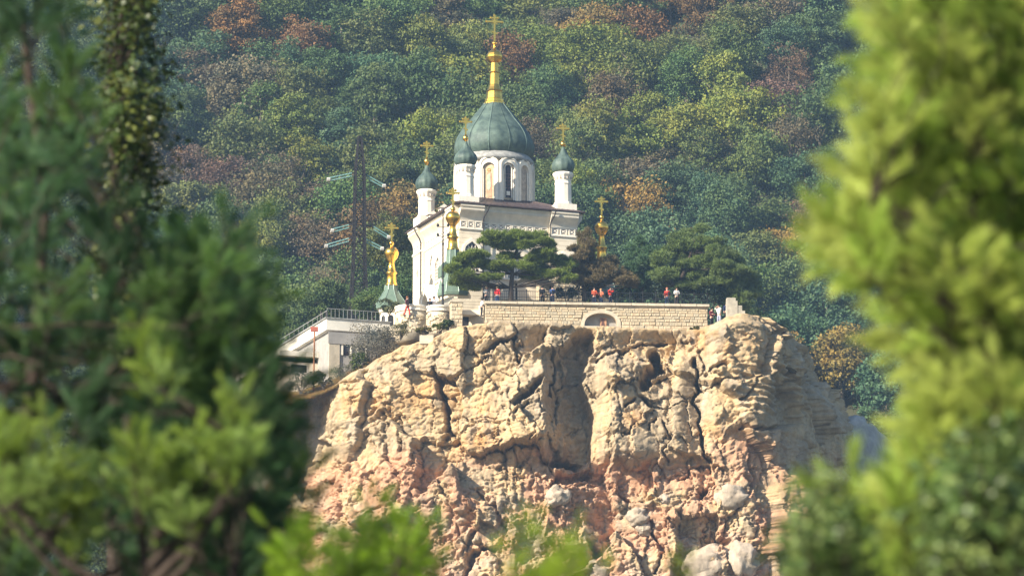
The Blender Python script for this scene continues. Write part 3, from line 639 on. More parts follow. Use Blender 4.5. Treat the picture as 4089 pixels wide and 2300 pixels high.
# --- keel-arched side portal (dark doorway on the sunlit face)
M = face_M('l') @ Matrix.Translation((VW - 7.2, .26, 0))
hA = 2.9
p_ = MB(); p_.ring(arch_pts(2.5, hA + .5, 0, .35), arch_pts(1.7, hA, 0, .35), -1.0, 0, M); po = p_.build("portal", M_TRIM, church)
p_ = MB(); p_.prism(arch_pts(1.7, hA - .02, 0, .35), -.25, -.2, M); p_.build("doorway", M_DARK, po)
p_ = MB(); p_.ring(arch_pts(2.9, hA + .75, 0, .35), arch_pts(2.52, hA + .52, 0, .35), -1.1, -.1, M); p_.build("portal_hood", M_TRIM, po)
# diamond ornament on the far pilaster of the sunlit face
dm = MB(); dm.prism([(-.28, 0), (0, .55), (.28, 0), (0, -.55)], -.03, 0, face_M('l') @ Matrix.Translation((1.25, -.002, lz(0, VW - 1.2, 1092)))); dm.build("diamond_ornament", mat("pink ornament", (.5, .27, .22), .8), church)
# small roof ventilators above the sunlit eaves
for v_ in (8.6, 5.6):
    b_ = MB(); b_.box(.1, .75, v_ - .35, v_ + .35, HT + .09, HT + .85); b_.prism([(-.5, 0), (0, .35), (.5, 0)], -.45, .45, Matrix.Translation((.42, v_, HT + .855))); vo = b_.build("roof_vent", M_TRIM, church)
    b_ = MB(); b_.box(.09, .098, v_ - .2, v_ + .2, HT + .25, HT + .7); b_.build("vent_opening", M_DARK, vo)
# --- tent-roofed porch turrets with gold spires
def tent_tower(root, x, y, rows, rb, lzf, gold=M_GOLD, seg=8, body=True, zfoot=0.0):
    """rows: cross top, ball, bulb centre, neck, shaft top, shaft foot, roof foot"""
    yx, yball, ybt, ybm, ybb, ysf, yrf, yund = rows
    pp = lambda l: [(r / 45, lzf(x, y, py)) for r, py in l]
    t_ = MB().lathe(pp([(rb * .97, yund), (rb, yrf), (rb * .86, yrf - (yrf - ysf) * .22), (rb * .6, yrf - (yrf - ysf) * .5), (rb * .42, yrf - (yrf - ysf) * .75), (25, ysf)]), x, y, seg, R(22.5) - PHI).build("tent_roof", M_TENT, root)
    rb_ = MB()
    for k in range(seg):
        a = R(22.5) - PHI + 2 * math.pi * k / seg
        rb_.tube([(x + (r + .01) * math.cos(a), y + (r + .01) * math.sin(a), z) for r, z in pp([(rb, yrf), (rb * .86, yrf - (yrf - ysf) * .22), (rb * .6, yrf - (yrf - ysf) * .5), (rb * .42, yrf - (yrf - ysf) * .75), (25, ysf)])], .04, 5)
    rb_.build("hip_seam", M_SEAM, t_)
    h = ysf - ybb
    g_ = MB().lathe(pp([(26, ysf + 2), (24, ysf - 3), (20, ysf - h * .12), (18, ysf - h * .42), (23, ysf - h * .47), (23, ysf - h * .50), (17, ysf - h * .55), (13, ysf - h * .75), (11, ysf - h * .93), (15, ybb + 2), (24, ybb - 10), (29, ybm + 2), (29.5, ybm - 4), (26, ybm - 14), (18, ybm - 24), (10, ybt + 6), (6, ybt), (5, yball + 10), (9, yball + 4), (10, yball), (7, yball - 7), (3, yball - 10)]), x, y, 24).build("gilded_finial", gold, root, True)
    c = cross_mesh(lzf(x, y, yx) - lzf(x, y, yball - 8), .52, .078).build("cross", gold, g_); c.location = (x, y, lzf(x, y, yball - 8)); c.rotation_euler = (0, 0, -PHI + R(8))
    if body:
        zt_ = lzf(x, y, yund) - .02; r_ = rb * .66 / 45
        b_ = MB().lathe([(r_ + .15, zfoot), (r_ + .15, zfoot + .4), (r_, zfoot + .42), (r_, zt_ - .35), (r_ + .2, zt_ - .3), (r_ + .22, zt_)], x, y, 8, R(22.5) - PHI).build("porch_body", M_PLASTER, root)
        for k in range(8):
            a = R(22.5) - PHI + R(22.5) + R(45) * k; ap = r_ * math.cos(R(22.5))
            if zt_ - zfoot > 1.6:
                a2 = MB(); MM = Matrix.Translation((x + ap * math.cos(a), y + ap * math.sin(a), 0)) @ Matrix.Rotation(a + R(90), 4, 'Z')
                a2.ring(arch_pts(.75, zt_ - zfoot - .6, zfoot + .1), arch_pts(.5, zt_ - zfoot - .75, zfoot + .1), -.08, -.002, MM); ww_ = a2.build("arch_surround", M_TRIM, b_)
                a3 = MB(); a3.prism(arch_pts(.49, zt_ - zfoot - .76, zfoot + .1), -.03, -.01, MM); a3.build("opening", M_DARK, b_)
def inv(px, Y):  # church-frame position for a photo column at distance Y
    p = at(px, 1100, Y); dx, dy = p.x - OX, p.y - OY
    return dx * ca + dy * sa, -dx * sa + dy * ca
x, y = inv(1808, 393.5)
tent_tower(church, x, y, (752, 835, 848, 872, 896, 998, 1176, 1186), 66, lz)
# keel-shaped gable wings of that porch
for px, dz, s_ in ((1772, 0, .62), (1852, 0, 1.0)):
    xx, yy = inv(px, 393.3); zb_ = lz(xx, yy, 1108 if s_ < 1 else 1150); o_ = arch_pts(1.25 * s_, 2.2 * (s_ if s_ < 1 else 1), zb_, .5)
    MB().prism(o_, -.5, .5, Matrix.Translation((xx, yy, 0))).build("keel_gable", M_TENT, church)
    MB().prism(arch_pts(1.0 * s_, 1.49, zb_ - 1.5, .2), -.45, .45, Matrix.Translation((xx, yy, 0))).build("gable_wall", M_PLASTER, church)
x, y = inv(2403, 402)
tent_tower(church, x, y, (786, 868, 880, 912, 935, 1042, 1180, 1190), 64, lz)
# --- lean-to porch canopy and rough stone buttress wall behind the pine
xx, yy = inv(2125, 392.6)
cv = MB(); n = 14; hw = 1.9
top_ = [(-hw + 2 * hw * k / n, lz(xx, yy, 1150) + 1.05 * math.sin(math.pi * (0.08 + .84 * k / n))) for k in range(n + 1)]
cv.ring(top_, [(p[0] * .98, p[1] - .12) for p in top_], -.6, 1.9, Matrix.Translation((xx, yy, 0)) @ Matrix.Rotation(-PHI + R(10), 4, 'Z')); co = cv.build("porch_canopy", M_LEAD, church)
ps = MB()
for sx in (-1.6, 1.6): ps.tube([(xx + sx, yy - .3, 0), (xx + sx, yy - .3, lz(xx, yy, 1140))], .09, 8)
ps.build("canopy_post", M_IRON, co)
sb = MB(); sb.box(7.2, 11.6, -.9, -.30, 0, lz(9, 0, 1058)); sbo = sb.build("buttress_wall", M_MORTAR, church)
st = MB(); st.box(-.5, .5, -.5, .5, -.5, .5)
def stone_meshes(n=8):
    out = []
    for k in range(n):
        rr = random.Random(k + 5); j = lambda a: rr.uniform(-a, a)
        back = [(-.5, 0, -.5), (.5, 0, -.5), (.5, 0, .5), (-.5, 0, .5)]
        mid = [(-.5 + abs(j(.03)), -.6, -.5 + abs(j(.04))), (.5 - abs(j(.03)), -.6, -.5 + abs(j(.04))), (.5 - abs(j(.03)), -.6, .5 - abs(j(.04))), (-.5 + abs(j(.03)), -.6, .5 - abs(j(.04)))]
        fr_ = [(-.40 + j(.06), -1 + j(.15), -.36 + j(.06)), (.40 + j(.06), -1 + j(.15), -.36 + j(.06)), (.40 + j(.06), -1 + j(.15), .36 + j(.06)), (-.40 + j(.06), -1 + j(.15), .36 + j(.06))]
        v = back + mid + fr_; f = []
        for b in (0, 4): f += [(b + i, b + (i + 1) % 4, b + 4 + (i + 1) % 4, b + 4 + i) for i in range(4)]
        f.append((8, 9, 10, 11)); me = bpy.data.meshes.new("stone"); me.from_pydata(v, [], f); me.materials.append(M_STONE); out.append(me)
    return out
STM = stone_meshes()
def lay_stones(parent, x0, x1, z0, z1, ch_, lw_, depth, keep=None, M=None, tint=(1, 1, 1), lim=300, y=0.0):
    """courses of single stones on the plane y of the parent"""
    z = z0; n = 0; rr = random.Random(int(x0 * 10 + z1 * 7)); rest = MB()
    while z < z1 - .05:
        h = min(ch_ * rr.uniform(.62, 1.4), z1 - z); x = x0
        while x < x1 - .04:
            w_ = min(lw_ * rr.uniform(.4, 1.8), x1 - x)
            if x1 - (x + w_) < .1: w_ = x1 - x
            if (keep is None or keep(x + w_ / 2, z + h / 2)) and n < lim:
                o = link("stone", rr.choice(STM), parent)
                Mo = Matrix.Translation((x + w_ / 2, y, z + h / 2)) @ Matrix.Rotation(R(rr.uniform(-1.5, 1.5)), 4, 'Y') @ Matrix.Diagonal((w_ - .016, depth * rr.uniform(.5, 1.3), h * rr.uniform(.93, 1.0) - .012, 1))
                o.matrix_local = (M @ Mo) if M else Mo
                s_ = rr.uniform(.84, 1.06); wm = rr.uniform(-.05, .05); o.color = (tint[0] * (s_ + wm), tint[1] * s_, tint[2] * (s_ - wm), 1); n += 1
            elif (keep is None or keep(x + w_ / 2, z + h / 2)):
                rest.box(x + .012, x + w_ - .012, y - depth, y, z + .01, z + h - .01, M)
            x += w_
        z += h
    if rest.v:
        o = rest.build("stones", M_STONE, parent); o["kind"] = "stuff"; o.color = (.95 * tint[0], .95 * tint[1], .95 * tint[2], 1)
    return n
lay_stones(sbo, 7.2, 11.6, 1.2, lz(9, 0, 1058), .22, .38, .12, tint=(.95, .95, .95), y=-.905, lim=160)

# ================================================================== GATE TOWER (left, free-standing)
gp = at(1562, 1240, 401); gt = empty("gate_tower", (gp.x, gp.y, gp.z - 2.2), "small tower with green tent roof and golden spire left of the church", "gate tower", None, PHI)
def lzg(x, y, py): return z_at(gp.y, py) - (gp.z - 2.2)
tent_tower(gt, 0, 0, (892, 972, 984, 1014, 1040, 1140, 1222, 1236), 66, lzg)

# ================================================================== TERRACE WALL with arch niche, coping, railing
TYW = 387.6
tw0 = at(1948, 1204, TYW + 0.0); tw1 = at(2825, 1213, TYW + 1.4)
tl = math.hypot(tw1.x - tw0.x, tw1.y - tw0.y); tang = math.atan2(tw1.y - tw0.y, tw1.x - tw0.x)
TZ0 = tw0.z - 2.9
wall = empty("terrace_wall", (tw0.x, tw0.y, TZ0), "long sunlit masonry wall with arched niche under the church terrace", "wall", None, tang)
WH = 2.9 - .22
nx0 = (2325 - 1948) / 45.0; nx1 = (2455 - 1948) / 45.0; nc = (nx0 + nx1) / 2; nw = nx1 - nx0; nzb = 2.9 - (1296 - 1206) / 44; nh = (1296 - 1245) / 44
def in_niche(x, z, g=0.0): # elliptical arch
    return abs(x - nc) < nw / 2 + g and z > nzb - .12 and z < nzb + (nh + g) * math.sqrt(max(0, 1 - ((x - nc) / (nw / 2 + g)) ** 2)) + .0
arcO = [(-nw / 2 - .3, 0)] + [((nw / 2 + .3) * math.cos(math.pi - math.pi * k / 16), (nh + .3) * math.sin(math.pi * k / 16) ** .8) for k in range(1, 16)] + [(nw / 2 + .3, 0)]
arcI = [(-nw / 2, 0)] + [((nw / 2) * math.cos(math.pi - math.pi * k / 16), nh * math.sin(math.pi * k / 16) ** .8) for k in range(1, 16)] + [(nw / 2, 0)]
b = MB(); b.box(-.2, nc - nw / 2 - .25, 0, .9, 0, WH); b.box(nc + nw / 2 + .25, tl, 0, .9, 0, WH); b.box(nc - nw / 2 - .25, nc + nw / 2 + .25, 0, .9, 0, nzb)
Mn = Matrix.Translation((nc, 0, nzb))
b.ring([(-nw / 2 - .25, 0)] + [(-nw / 2 - .25 + (nw + .5) * k / 16, WH - nzb) for k in range(1, 16)] + [(nw / 2 + .25, 0)], [(p[0] * 1.0, p[1]) for p in arcI], 0, .9, Mn)
b.build("wall_core", M_MORTAR, wall)
vs_ = MB(); vs_.ring(arcO, arcI, -.10, .0, Mn); vs_.box(-nw / 2 - .3, nw / 2 + .3, -.14, .0, -.14, -.004, Mn); vo = vs_.build("niche_surround", M_WSTONE, wall)
q = MB(); q.box(nc - nw / 2 - .2, nc + nw / 2 + .2, .62, .7, nzb - .05, nzb + nh + .1); q.build("niche_back", M_CONC, wall)
q = MB(); q.box(-.28, .28, .45, .5, .05, .85, Matrix.Translation((nc + .25, 0, nzb))); ip = q.build("niche_painting", mat("brown painting", (.36, .20, .12), .7, var=.5, scale=5), wall)
q = MB(); q.lathe([(.12, -.01), (.12, .01)], seg=12, M=Matrix.Translation((nc + .22, .435, nzb + .62)) @ Matrix.Rotation(R(90), 4, 'X')); q.prism([(-.16, .1), (-.08, .52), (.08, .52), (.16, .1)], .43, .445, Matrix.Translation((nc + .22, 0, nzb))); q.build("painted_figure", mat("dark figure", (.12, .06, .05), .7), ip)
lay_stones(wall, -.25, tl, .35, WH, .27, .46, .085, keep=lambda x, z: not in_niche(x, z, .42) and not (abs(x - nc) < nw / 2 + .1 and nzb - .18 < z < nzb + .1), lim=300)
x = -.3
while x < tl + .1:
    L = min(1.42, tl + .15 - x)
    if L < .3: break
    b = MB(); d = random.uniform(-.02, .02)
    b.box(x + .02, x + L - .02, -.26 + d, 1.0, WH + .004, WH + .22 + d * .6); b.build("coping_stone", M_WSTONE, wall); x += 1.42
# bent return of the wall at its left end
# railing on the terrace
rl = empty("terrace_railing", (tw0.x, tw0.y + .6, tw0.z), "black iron railing along the top of the terrace wall", "railing", None, tang)
n = 17
for k in range(n + 1):
    b = MB(); xk = tl * k / n; b.tube([(xk, 0, 0), (xk, 0, 1.12)], .035, 6); b.lathe([(.02, 1.1), (.06, 1.15), (.06, 1.2), (.01, 1.25)], xk, 0, 6); b.build("post", M_IRON, rl)
b = MB()
for z in (.12, .55, 1.08): b.box(0, tl, -.02, .02, z - .02, z + .02)
b.build("rail", M_IRON, rl)
b = MB()
for k in range(int(tl / .16)): b.box(k * .16, k * .16 + .022, -.011, .011, .13, 1.07)
o = b.build("baluster", M_IRON, rl); o["kind"] = "stuff"
# terrace ground between the wall and the church
tb = MB(); z_t = tw0.z - .12
P1 = [(tw0.x - .4, tw0.y + .9), (tw1.x, tw1.y + .9), (tw1.x + .3, tw1.y + 16), (tw0.x - 16, tw0.y + 22), (tw0.x - 6, tw0.y + 6)]
n = len(P1); tb.add([(a, b_, z_t - 3) for a, b_ in P1] + [(a, b_, z_t) for a, b_ in P1], [tuple(range(n))[::-1], tuple(range(n, 2 * n))] + [(i, (i + 1) % n, n + (i + 1) % n, n + i) for i in range(n)])
tag(tb.build("terrace_ground", M_WSTONE), kind="structure")
# low rubble parapet seen through the railing at the foot of the church
lp0 = at(1985, 1200, 390.6); lp1 = at(2330, 1204, 391.4)
lpw = empty("rubble_parapet", (lp0.x, lp0.y, z_t), "low rough stone parapet behind the railing under the pine", "parapet", None, math.atan2(lp1.y - lp0.y, lp1.x - lp0.x))
LL = (lp1 - lp0).length; b = MB(); b.box(0, LL, 0, .5, 0, .95); b.build("parapet_core", M_MORTAR, lpw)
lay_stones(lpw, 0, LL, 0, .97, .2, .34, .1, tint=(1.15, 1.12, 1.05), lim=140)

# ------------------------------------------------------------------ masonry at the left end: balcony slab, pier, bastions, steps
def simple(name, mb, m, lab, cat, grp=None, smooth=False):
    return tag(mb.build(name, m, None, smooth), lab, cat, grp)
def MZ(px, py, Y, rz=PHI): return Matrix.Translation(at(px, py, Y)) @ Matrix.Rotation(rz, 4, 'Z')
pier = empty("stone_pier", at(1824, 1322, 387.0), "square pale stone pier left of the dark recess under the balcony", "pier", None, R(8))
b = MB(); b.box(-.5, .5, 0, 1, -.4, 2.55); b.build("pier_core", M_MORTAR, pier); lay_stones(pier, -.5, .5, -.3, 2.5, .3, .4, .08, tint=(1.15, 1.15, 1.15))
b = MB(); b.box(-.58, .58, -.1, 1.1, 2.552, 2.72); b.build("pier_cap", M_WSTONE, pier)
bal = empty("balcony", at(1848, 1256, 388.6), "white banded balcony wall above a dark recess beside the pier", "balcony", None, R(6))
b = MB(); b.box(0, 1.9, 0, 1.6, 0, .42); b.build("balcony_slab", M_PLASTER, bal)
for k in range(4):
    b = MB(); b.box(-.9, 1.9, .12 + .02 * k, 1.4, .424 + k * .26, .424 + k * .26 + .23); b.build("stone_band", M_WSTONE, bal)
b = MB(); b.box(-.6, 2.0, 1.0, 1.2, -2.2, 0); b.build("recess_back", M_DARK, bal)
b = MB()
for k in range(5): b.box(.3, 2.0, .25 + k * .15, .4 + k * .15, -1.5 + k * .14, -1.36 + k * .14)
b.build("recess_step", M_CONC, bal)
def bastion(px, py_top, py_bot, Y, r_px, lab):
    c = at(px, py_top, Y); r_ = r_px / 45; h = (py_bot - py_top) / 44; e_ = empty("round_bastion", (c.x, c.y, c.z - h), lab, "bastion", "round white bastions beside the gate tower")
    MB().lathe([(r_ * 1.06, -.5), (r_, h * .5), (r_, h - .5)], seg=28).build("bastion_wall", M_WSTONE, e_, True)
    MB().lathe([(r_ + .1, h - .5), (r_ + .1, h - .38), (r_ + .02, h - .36), (r_ + .02, h - .16), (r_ + .12, h - .14), (r_ + .12, h)], seg=28).build("bastion_parapet", M_TRIM, e_)
    rr = random.Random(px)
    for k in range(60):
        a = math.pi + math.pi * rr.random(); zz = rr.uniform(-.3, h - .8)
        o = link("stone", rr.choice(STM), e_); o.matrix_local = Matrix.Translation((r_ * 1.0 * math.cos(a), r_ * 1.0 * math.sin(a), zz)) @ Matrix.Rotation(a + R(90), 4, 'Z') @ Matrix.Diagonal((.36, .12, .24, 1)); s_ = rr.uniform(.9, 1.3); o.color = (s_, s_, s_, 1)
bastion(1648, 1228, 1345, 391.2, 66, "larger round pale bastion under the sunlit church wall, where the walker in red stands")
bastion(1752, 1226, 1320, 389.6, 44, "smaller round pale bastion right of the larger one, left of the pier")
gb = MB(); gb.box(-.6, .6, 0, 1.0, 0, .75, MZ(1703, 1372, 384.6, R(-6))); simple("stone_block", gb, M_WSTONE, "squared concrete block lying on the dry grass slope below the pier", "stone block")
bs = MB(); bs.box(-.45, .45, 0, .9, -.6, 1.35, MZ(2925, 1262, 386.0, R(5))); ob = simple("broken_pillar", bs, mat("grey weathered stone", (.40, .36, .29), .9, var=.3, scale=2), "broken stone pillar stump on the rocky knoll right of the wall", "pillar")
for (a0, a1, z0, z1) in ((-.45, .3, 1.36, 1.62), (.46, .85, -.6, .95), (.86, 1.1, -.6, .5)):
    q = MB(); q.box(a0, a1, .05, .8, z0, z1); o = q.build("pillar_block", MATS["grey weathered stone"], ob); o.matrix_parent_inverse = Matrix.Identity(4); o.matrix_local = MZ(2925, 1262, 386.0, R(5))
# stair parapet running up to the sunlit face
sp_ = MB(); p0 = at(1712, 1222, 390.5); p1 = at(1812, 1182, 391.5)
ramp = empty("stair_parapet", p0, "white stair parapet climbing right toward the church porch", "parapet", None, math.atan2(p1.y - p0.y, p1.x - p0.x))
L = math.hypot(p1.x - p0.x, p1.y - p0.y); dz = p1.z - p0.z
MB().prism([(0, -1.2), (0, 0), (L, dz), (L, -1.2)], 0, .25).build("parapet_wall", M_TRIM, ramp)
MB().prism([(-.05, .004), (-.05, .1), (L + .05, dz + .1), (L + .05, dz + .004)], -.07, .32).build("parapet_coping", M_WSTONE, ramp)

# ================================================================== LAMP POST
lp = empty("lamp_post", at(1768, 1228, 389.8), "tall black lamp post with four lanterns in front of the sunlit wall", "lamp post")
Hh = (1228 - 838) / 44
MB().lathe([(.16, 0), (.16, .2), (.09, .35), (.09, 1.9), (.12, 2.0), (.07, 2.1), (.075, 5.5), (.11, 5.7), (.065, 5.8), (.045, Hh - .4), (.05, Hh - .3), (.01, Hh)], seg=12).build("pole", M_IRON, lp)
for z_ in (Hh - 1.65, Hh - 2.5):
    for sx in (-1, 1):
        q = MB(); q.tube([(0, 0, z_ - .1), (sx * .2, 0, z_), (sx * .45, 0, z_)], .025, 6); a_ = q.build("arm", M_IRON, lp)
        q = MB(); q.lathe([(.03, -.05), (.10, 0), (.12, .16), (.04, .26), (.01, .32)], sx * .45, 0, 8); q.v = [(v[0], v[1], v[2] + z_) for v in q.v]; q.build("lantern", M_IRON, a_)

# ================================================================== PYLON
pb = at(1432, 1275, 425); pt = at(1430, 545, 425); PH = pt.z - pb.z; ppm = F / (425 * CP + pb.z * SP)
py_ = empty("lattice_pylon", (pb.x, pb.y, pb.z - 3), "rusty steel lattice power pylon left of the church", "pylon", None, R(12)); z3 = 3.0
def pw(z): # half width at height
    t = (z - z3) / PH; return np.interp(t, [-.1, 0, .35, .80, 1], [40, 34, 22, 18, 5]) / ppm
leg = MB(); br = MB(); ZS = [0] + [z3 + PH * t for t in (0, .1, .19, .27, .34, .40, .46, .52, .58, .64, .70, .76, .82, .88, .94, 1)]
for sx in (-1, 1):
    for sy in (-1, 1):
        MB().tube([(sx * pw(z), sy * pw(z), z) for z in ZS], .11, 4).build("leg", M_STEEL, py_)
for z0_, z1_ in zip(ZS[:-1], ZS[1:]):
    a, c = pw(z0_), pw(z1_)
    for (u0, v0, u1, v1) in ((-1, -1, 1, -1), (1, -1, 1, 1), (1, 1, -1, 1), (-1, 1, -1, -1)):
        br.tube([(u0 * a, v0 * a, z0_), (u1 * c, v1 * c, z1_)], .05, 4); br.tube([(u1 * a, v1 * a, z0_), (u0 * c, v0 * c, z1_)], .05, 4); br.tube([(u0 * c, v0 * c, z1_), (u1 * c, v1 * c, z1_)], .05, 4)
o = br.build("lattice_brace", M_STEEL, py_); o["kind"] = "stuff"
def zrow(r): return z3 + (z_at(425, r) - pb.z)
Ri = Matrix.Rotation(R(-12), 4, 'Z')
for (r0, x0, r1, x1, xw, rw) in ((692, -30, 712, -125, -700, 740), (700, 28, 738, 98, 0, 0), (898, -40, 916, -108, -700, 930), (952, -40, 978, -132, -700, 990), (905, 58, 942, 118, 0, 0), (956, 28, 988, 92, 0, 0)):
    p0 = Ri @ Vector((x0 / ppm, 0, zrow(r0))); p1 = Ri @ Vector((x1 / ppm, 0, zrow(r1)))
    q = MB(); q.tube([Ri @ Vector((math.copysign(14, x0) / ppm, 0, zrow(r0) + .1)), p0], .07, 5); ar = q.build("cross_arm", M_STEEL, py_)
    q = MB(); n = 16; rr = []; pp = []
    for k in range(2 * n + 1):
        pp.append(p0.lerp(p1, k / (2 * n))); rr.append(.09 if k % 2 else .04)
    q.tube(pp, rr, 8); off_ = Vector((0, 0, -.28)); q.tube([p + off_ for p in pp], rr, 8); q.build("insulator_string", M_INSUL, ar)
    q = MB(); q.tube([p1 + Vector((-.15, 0, -.14)), p1 + Vector((.15, 0, -.14))], .2, 6); q.build("clamp", mat("pale steel", (.5, .48, .44), .5), ar)
    if xw: pe = Ri @ Vector((xw / ppm, -4, zrow(rw)))
    else: pe = Ri @ Vector((x1 / ppm + 3.5, 1, zrow(r1 + 45)))
    q = MB(); q.tube([p1.lerp(pe, t) + Vector((0, 0, -1.2 * 4 * t * (1 - t) * (1 if xw else .5))) for t in [i / 10 for i in range(11)]], .022, 4); q.build("wire", M_STEEL, ar)

# ================================================================== HOUSE on the left
hb = at(1312, 1560, 391.0)
hs = empty("white_house", hb, "white house with flat roofs and dark balcony at the left foot of the church slope", "house", None, PHI)
def hz(px, py):  # height in house frame at its front plane
    return z_at(391.0, py) - hb.z
q = MB(); q.box(0, 4.6, 0, 9, -7, hz(0, 1330)); q.build("wall", M_CONC, hs)
q = MB(); q.box(-.02, .95, -.12, -.002, -2, hz(0, 1332)); q.build("corner_pier", M_WSTONE, hs)
q = MB(); q.box(-.1, 4.7, -.16, -.125, hz(0, 1372), hz(0, 1326)); q.build("parapet_band", M_CONC, hs)
for (xx, rr_) in ((1.6, 1392), (3.0, 1405)):
    q = MB(); M = Matrix.Translation((xx, 0, 0)); q.ring(arch_pts(.95, 1.35, hz(0, rr_ + 22)), arch_pts(.65, 1.15, hz(0, rr_ + 22)), -.1, -.002, M); w_ = q.build("window", M_TRIM, hs)
    q = MB(); q.prism(arch_pts(.64, 1.14, hz(0, rr_ + 22)), -.03, -.01, M); q.build("pane", M_GLASS, w_)
# long side running back, with roof terrace fascia, dark balcony opening and windows
uz = z_at(393.4, 1282) - hb.z
q = MB(); q.box(.6, 5.4, 1.8, 18, hz(0, 1330) + .003, uz - .95); q.build("upper_wall", M_CONC, hs)
q = MB(); q.box(.15, 6.0, 1.2, 19.5, uz - 1.0, uz); q.build("roof_slab", mat("stained render", (.70, .66, .58), .9, var=.25, scale=.7), hs)
q = MB(); q.box(.02, 6.1, 1.1, 19.6, uz + .004, uz + .1); q.build("roof_edge", M_LEAD, hs)
q = MB(); q.box(-3.4, -.004, 3.2, 16, -9, hz(0, 1425)); q.build("annex_wall", M_PLASTER, hs)
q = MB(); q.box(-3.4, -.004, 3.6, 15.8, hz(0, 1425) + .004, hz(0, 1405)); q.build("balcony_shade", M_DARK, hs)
q = MB(); q.box(-3.6, -.01, 2.9, 16.3, hz(0, 1404), hz(0, 1384)); q.build("balcony_roof", M_TRIM, hs)
for k in range(5):
    q = MB(); yk = 5 + k * 2.2; q.box(-3.46, -3.41, yk, yk + .9, 1.2, 2.6); w_ = q.build("window", M_TRIM, hs); q = MB(); q.box(-3.475, -3.465, yk + .12, yk + .78, 1.3, 2.5); q.build("pane", M_GLASS, w_)
q = MB(); q.box(-2.6, -.9, 3.16, 3.195, hz(0, 1470), hz(0, 1432)); w_ = q.build("window", M_TRIM, hs); q = MB(); q.box(-2.45, -1.05, 3.13, 3.155, hz(0, 1466), hz(0, 1436)); q.build("pane", M_GLASS, w_)
rr_ = MB()
for k in range(16): rr_.tube([(.2 + 5.6 * k / 15, 1.25, uz + .1), (.2 + 5.6 * k / 15, 1.25, uz + .9)], .02, 4)
rr_.tube([(.2, 1.25, uz + .9), (5.8, 1.25, uz + .9)], .03, 4)
for k in range(0, 40, 3): rr_.tube([(.2, 1.25 + 18 * k / 39, uz + .1), (.2, 1.25 + 18 * k / 39, uz + .7)], .02, 4)
rr_.tube([(.2, 1.25, uz + .7), (.2, 19.3, uz + .7)], .03, 4); rr_.build("roof_railing", M_LEAD, hs)
op = empty("orange_pole", at(1252, 1545, 388.8), "rusty orange post with a small red box standing before the white house", "pole")
MB().tube([(0, 0, -.5), (.05, 0, (1545 - 1318) / 44)], .07, 8).build("shaft", mat("orange paint", (.36, .15, .07), .7), op)
q = MB(); q.box(-.3, .35, -.1, .1, (1545 - 1330) / 44, (1545 - 1312) / 44); q.build("red_box", mat("red paint", (.33, .09, .06), .6), op)
cl = empty("twin_post", at(1292, 1400, 408), "pair of grey posts rising behind the roof of the white house", "post")
for dx in (-.25, .25): MB().tube([(dx, 0, -2), (dx, 0, (1400 - 1240) / 44)], .11, 8).build("post_shaft", M_STEEL, cl)

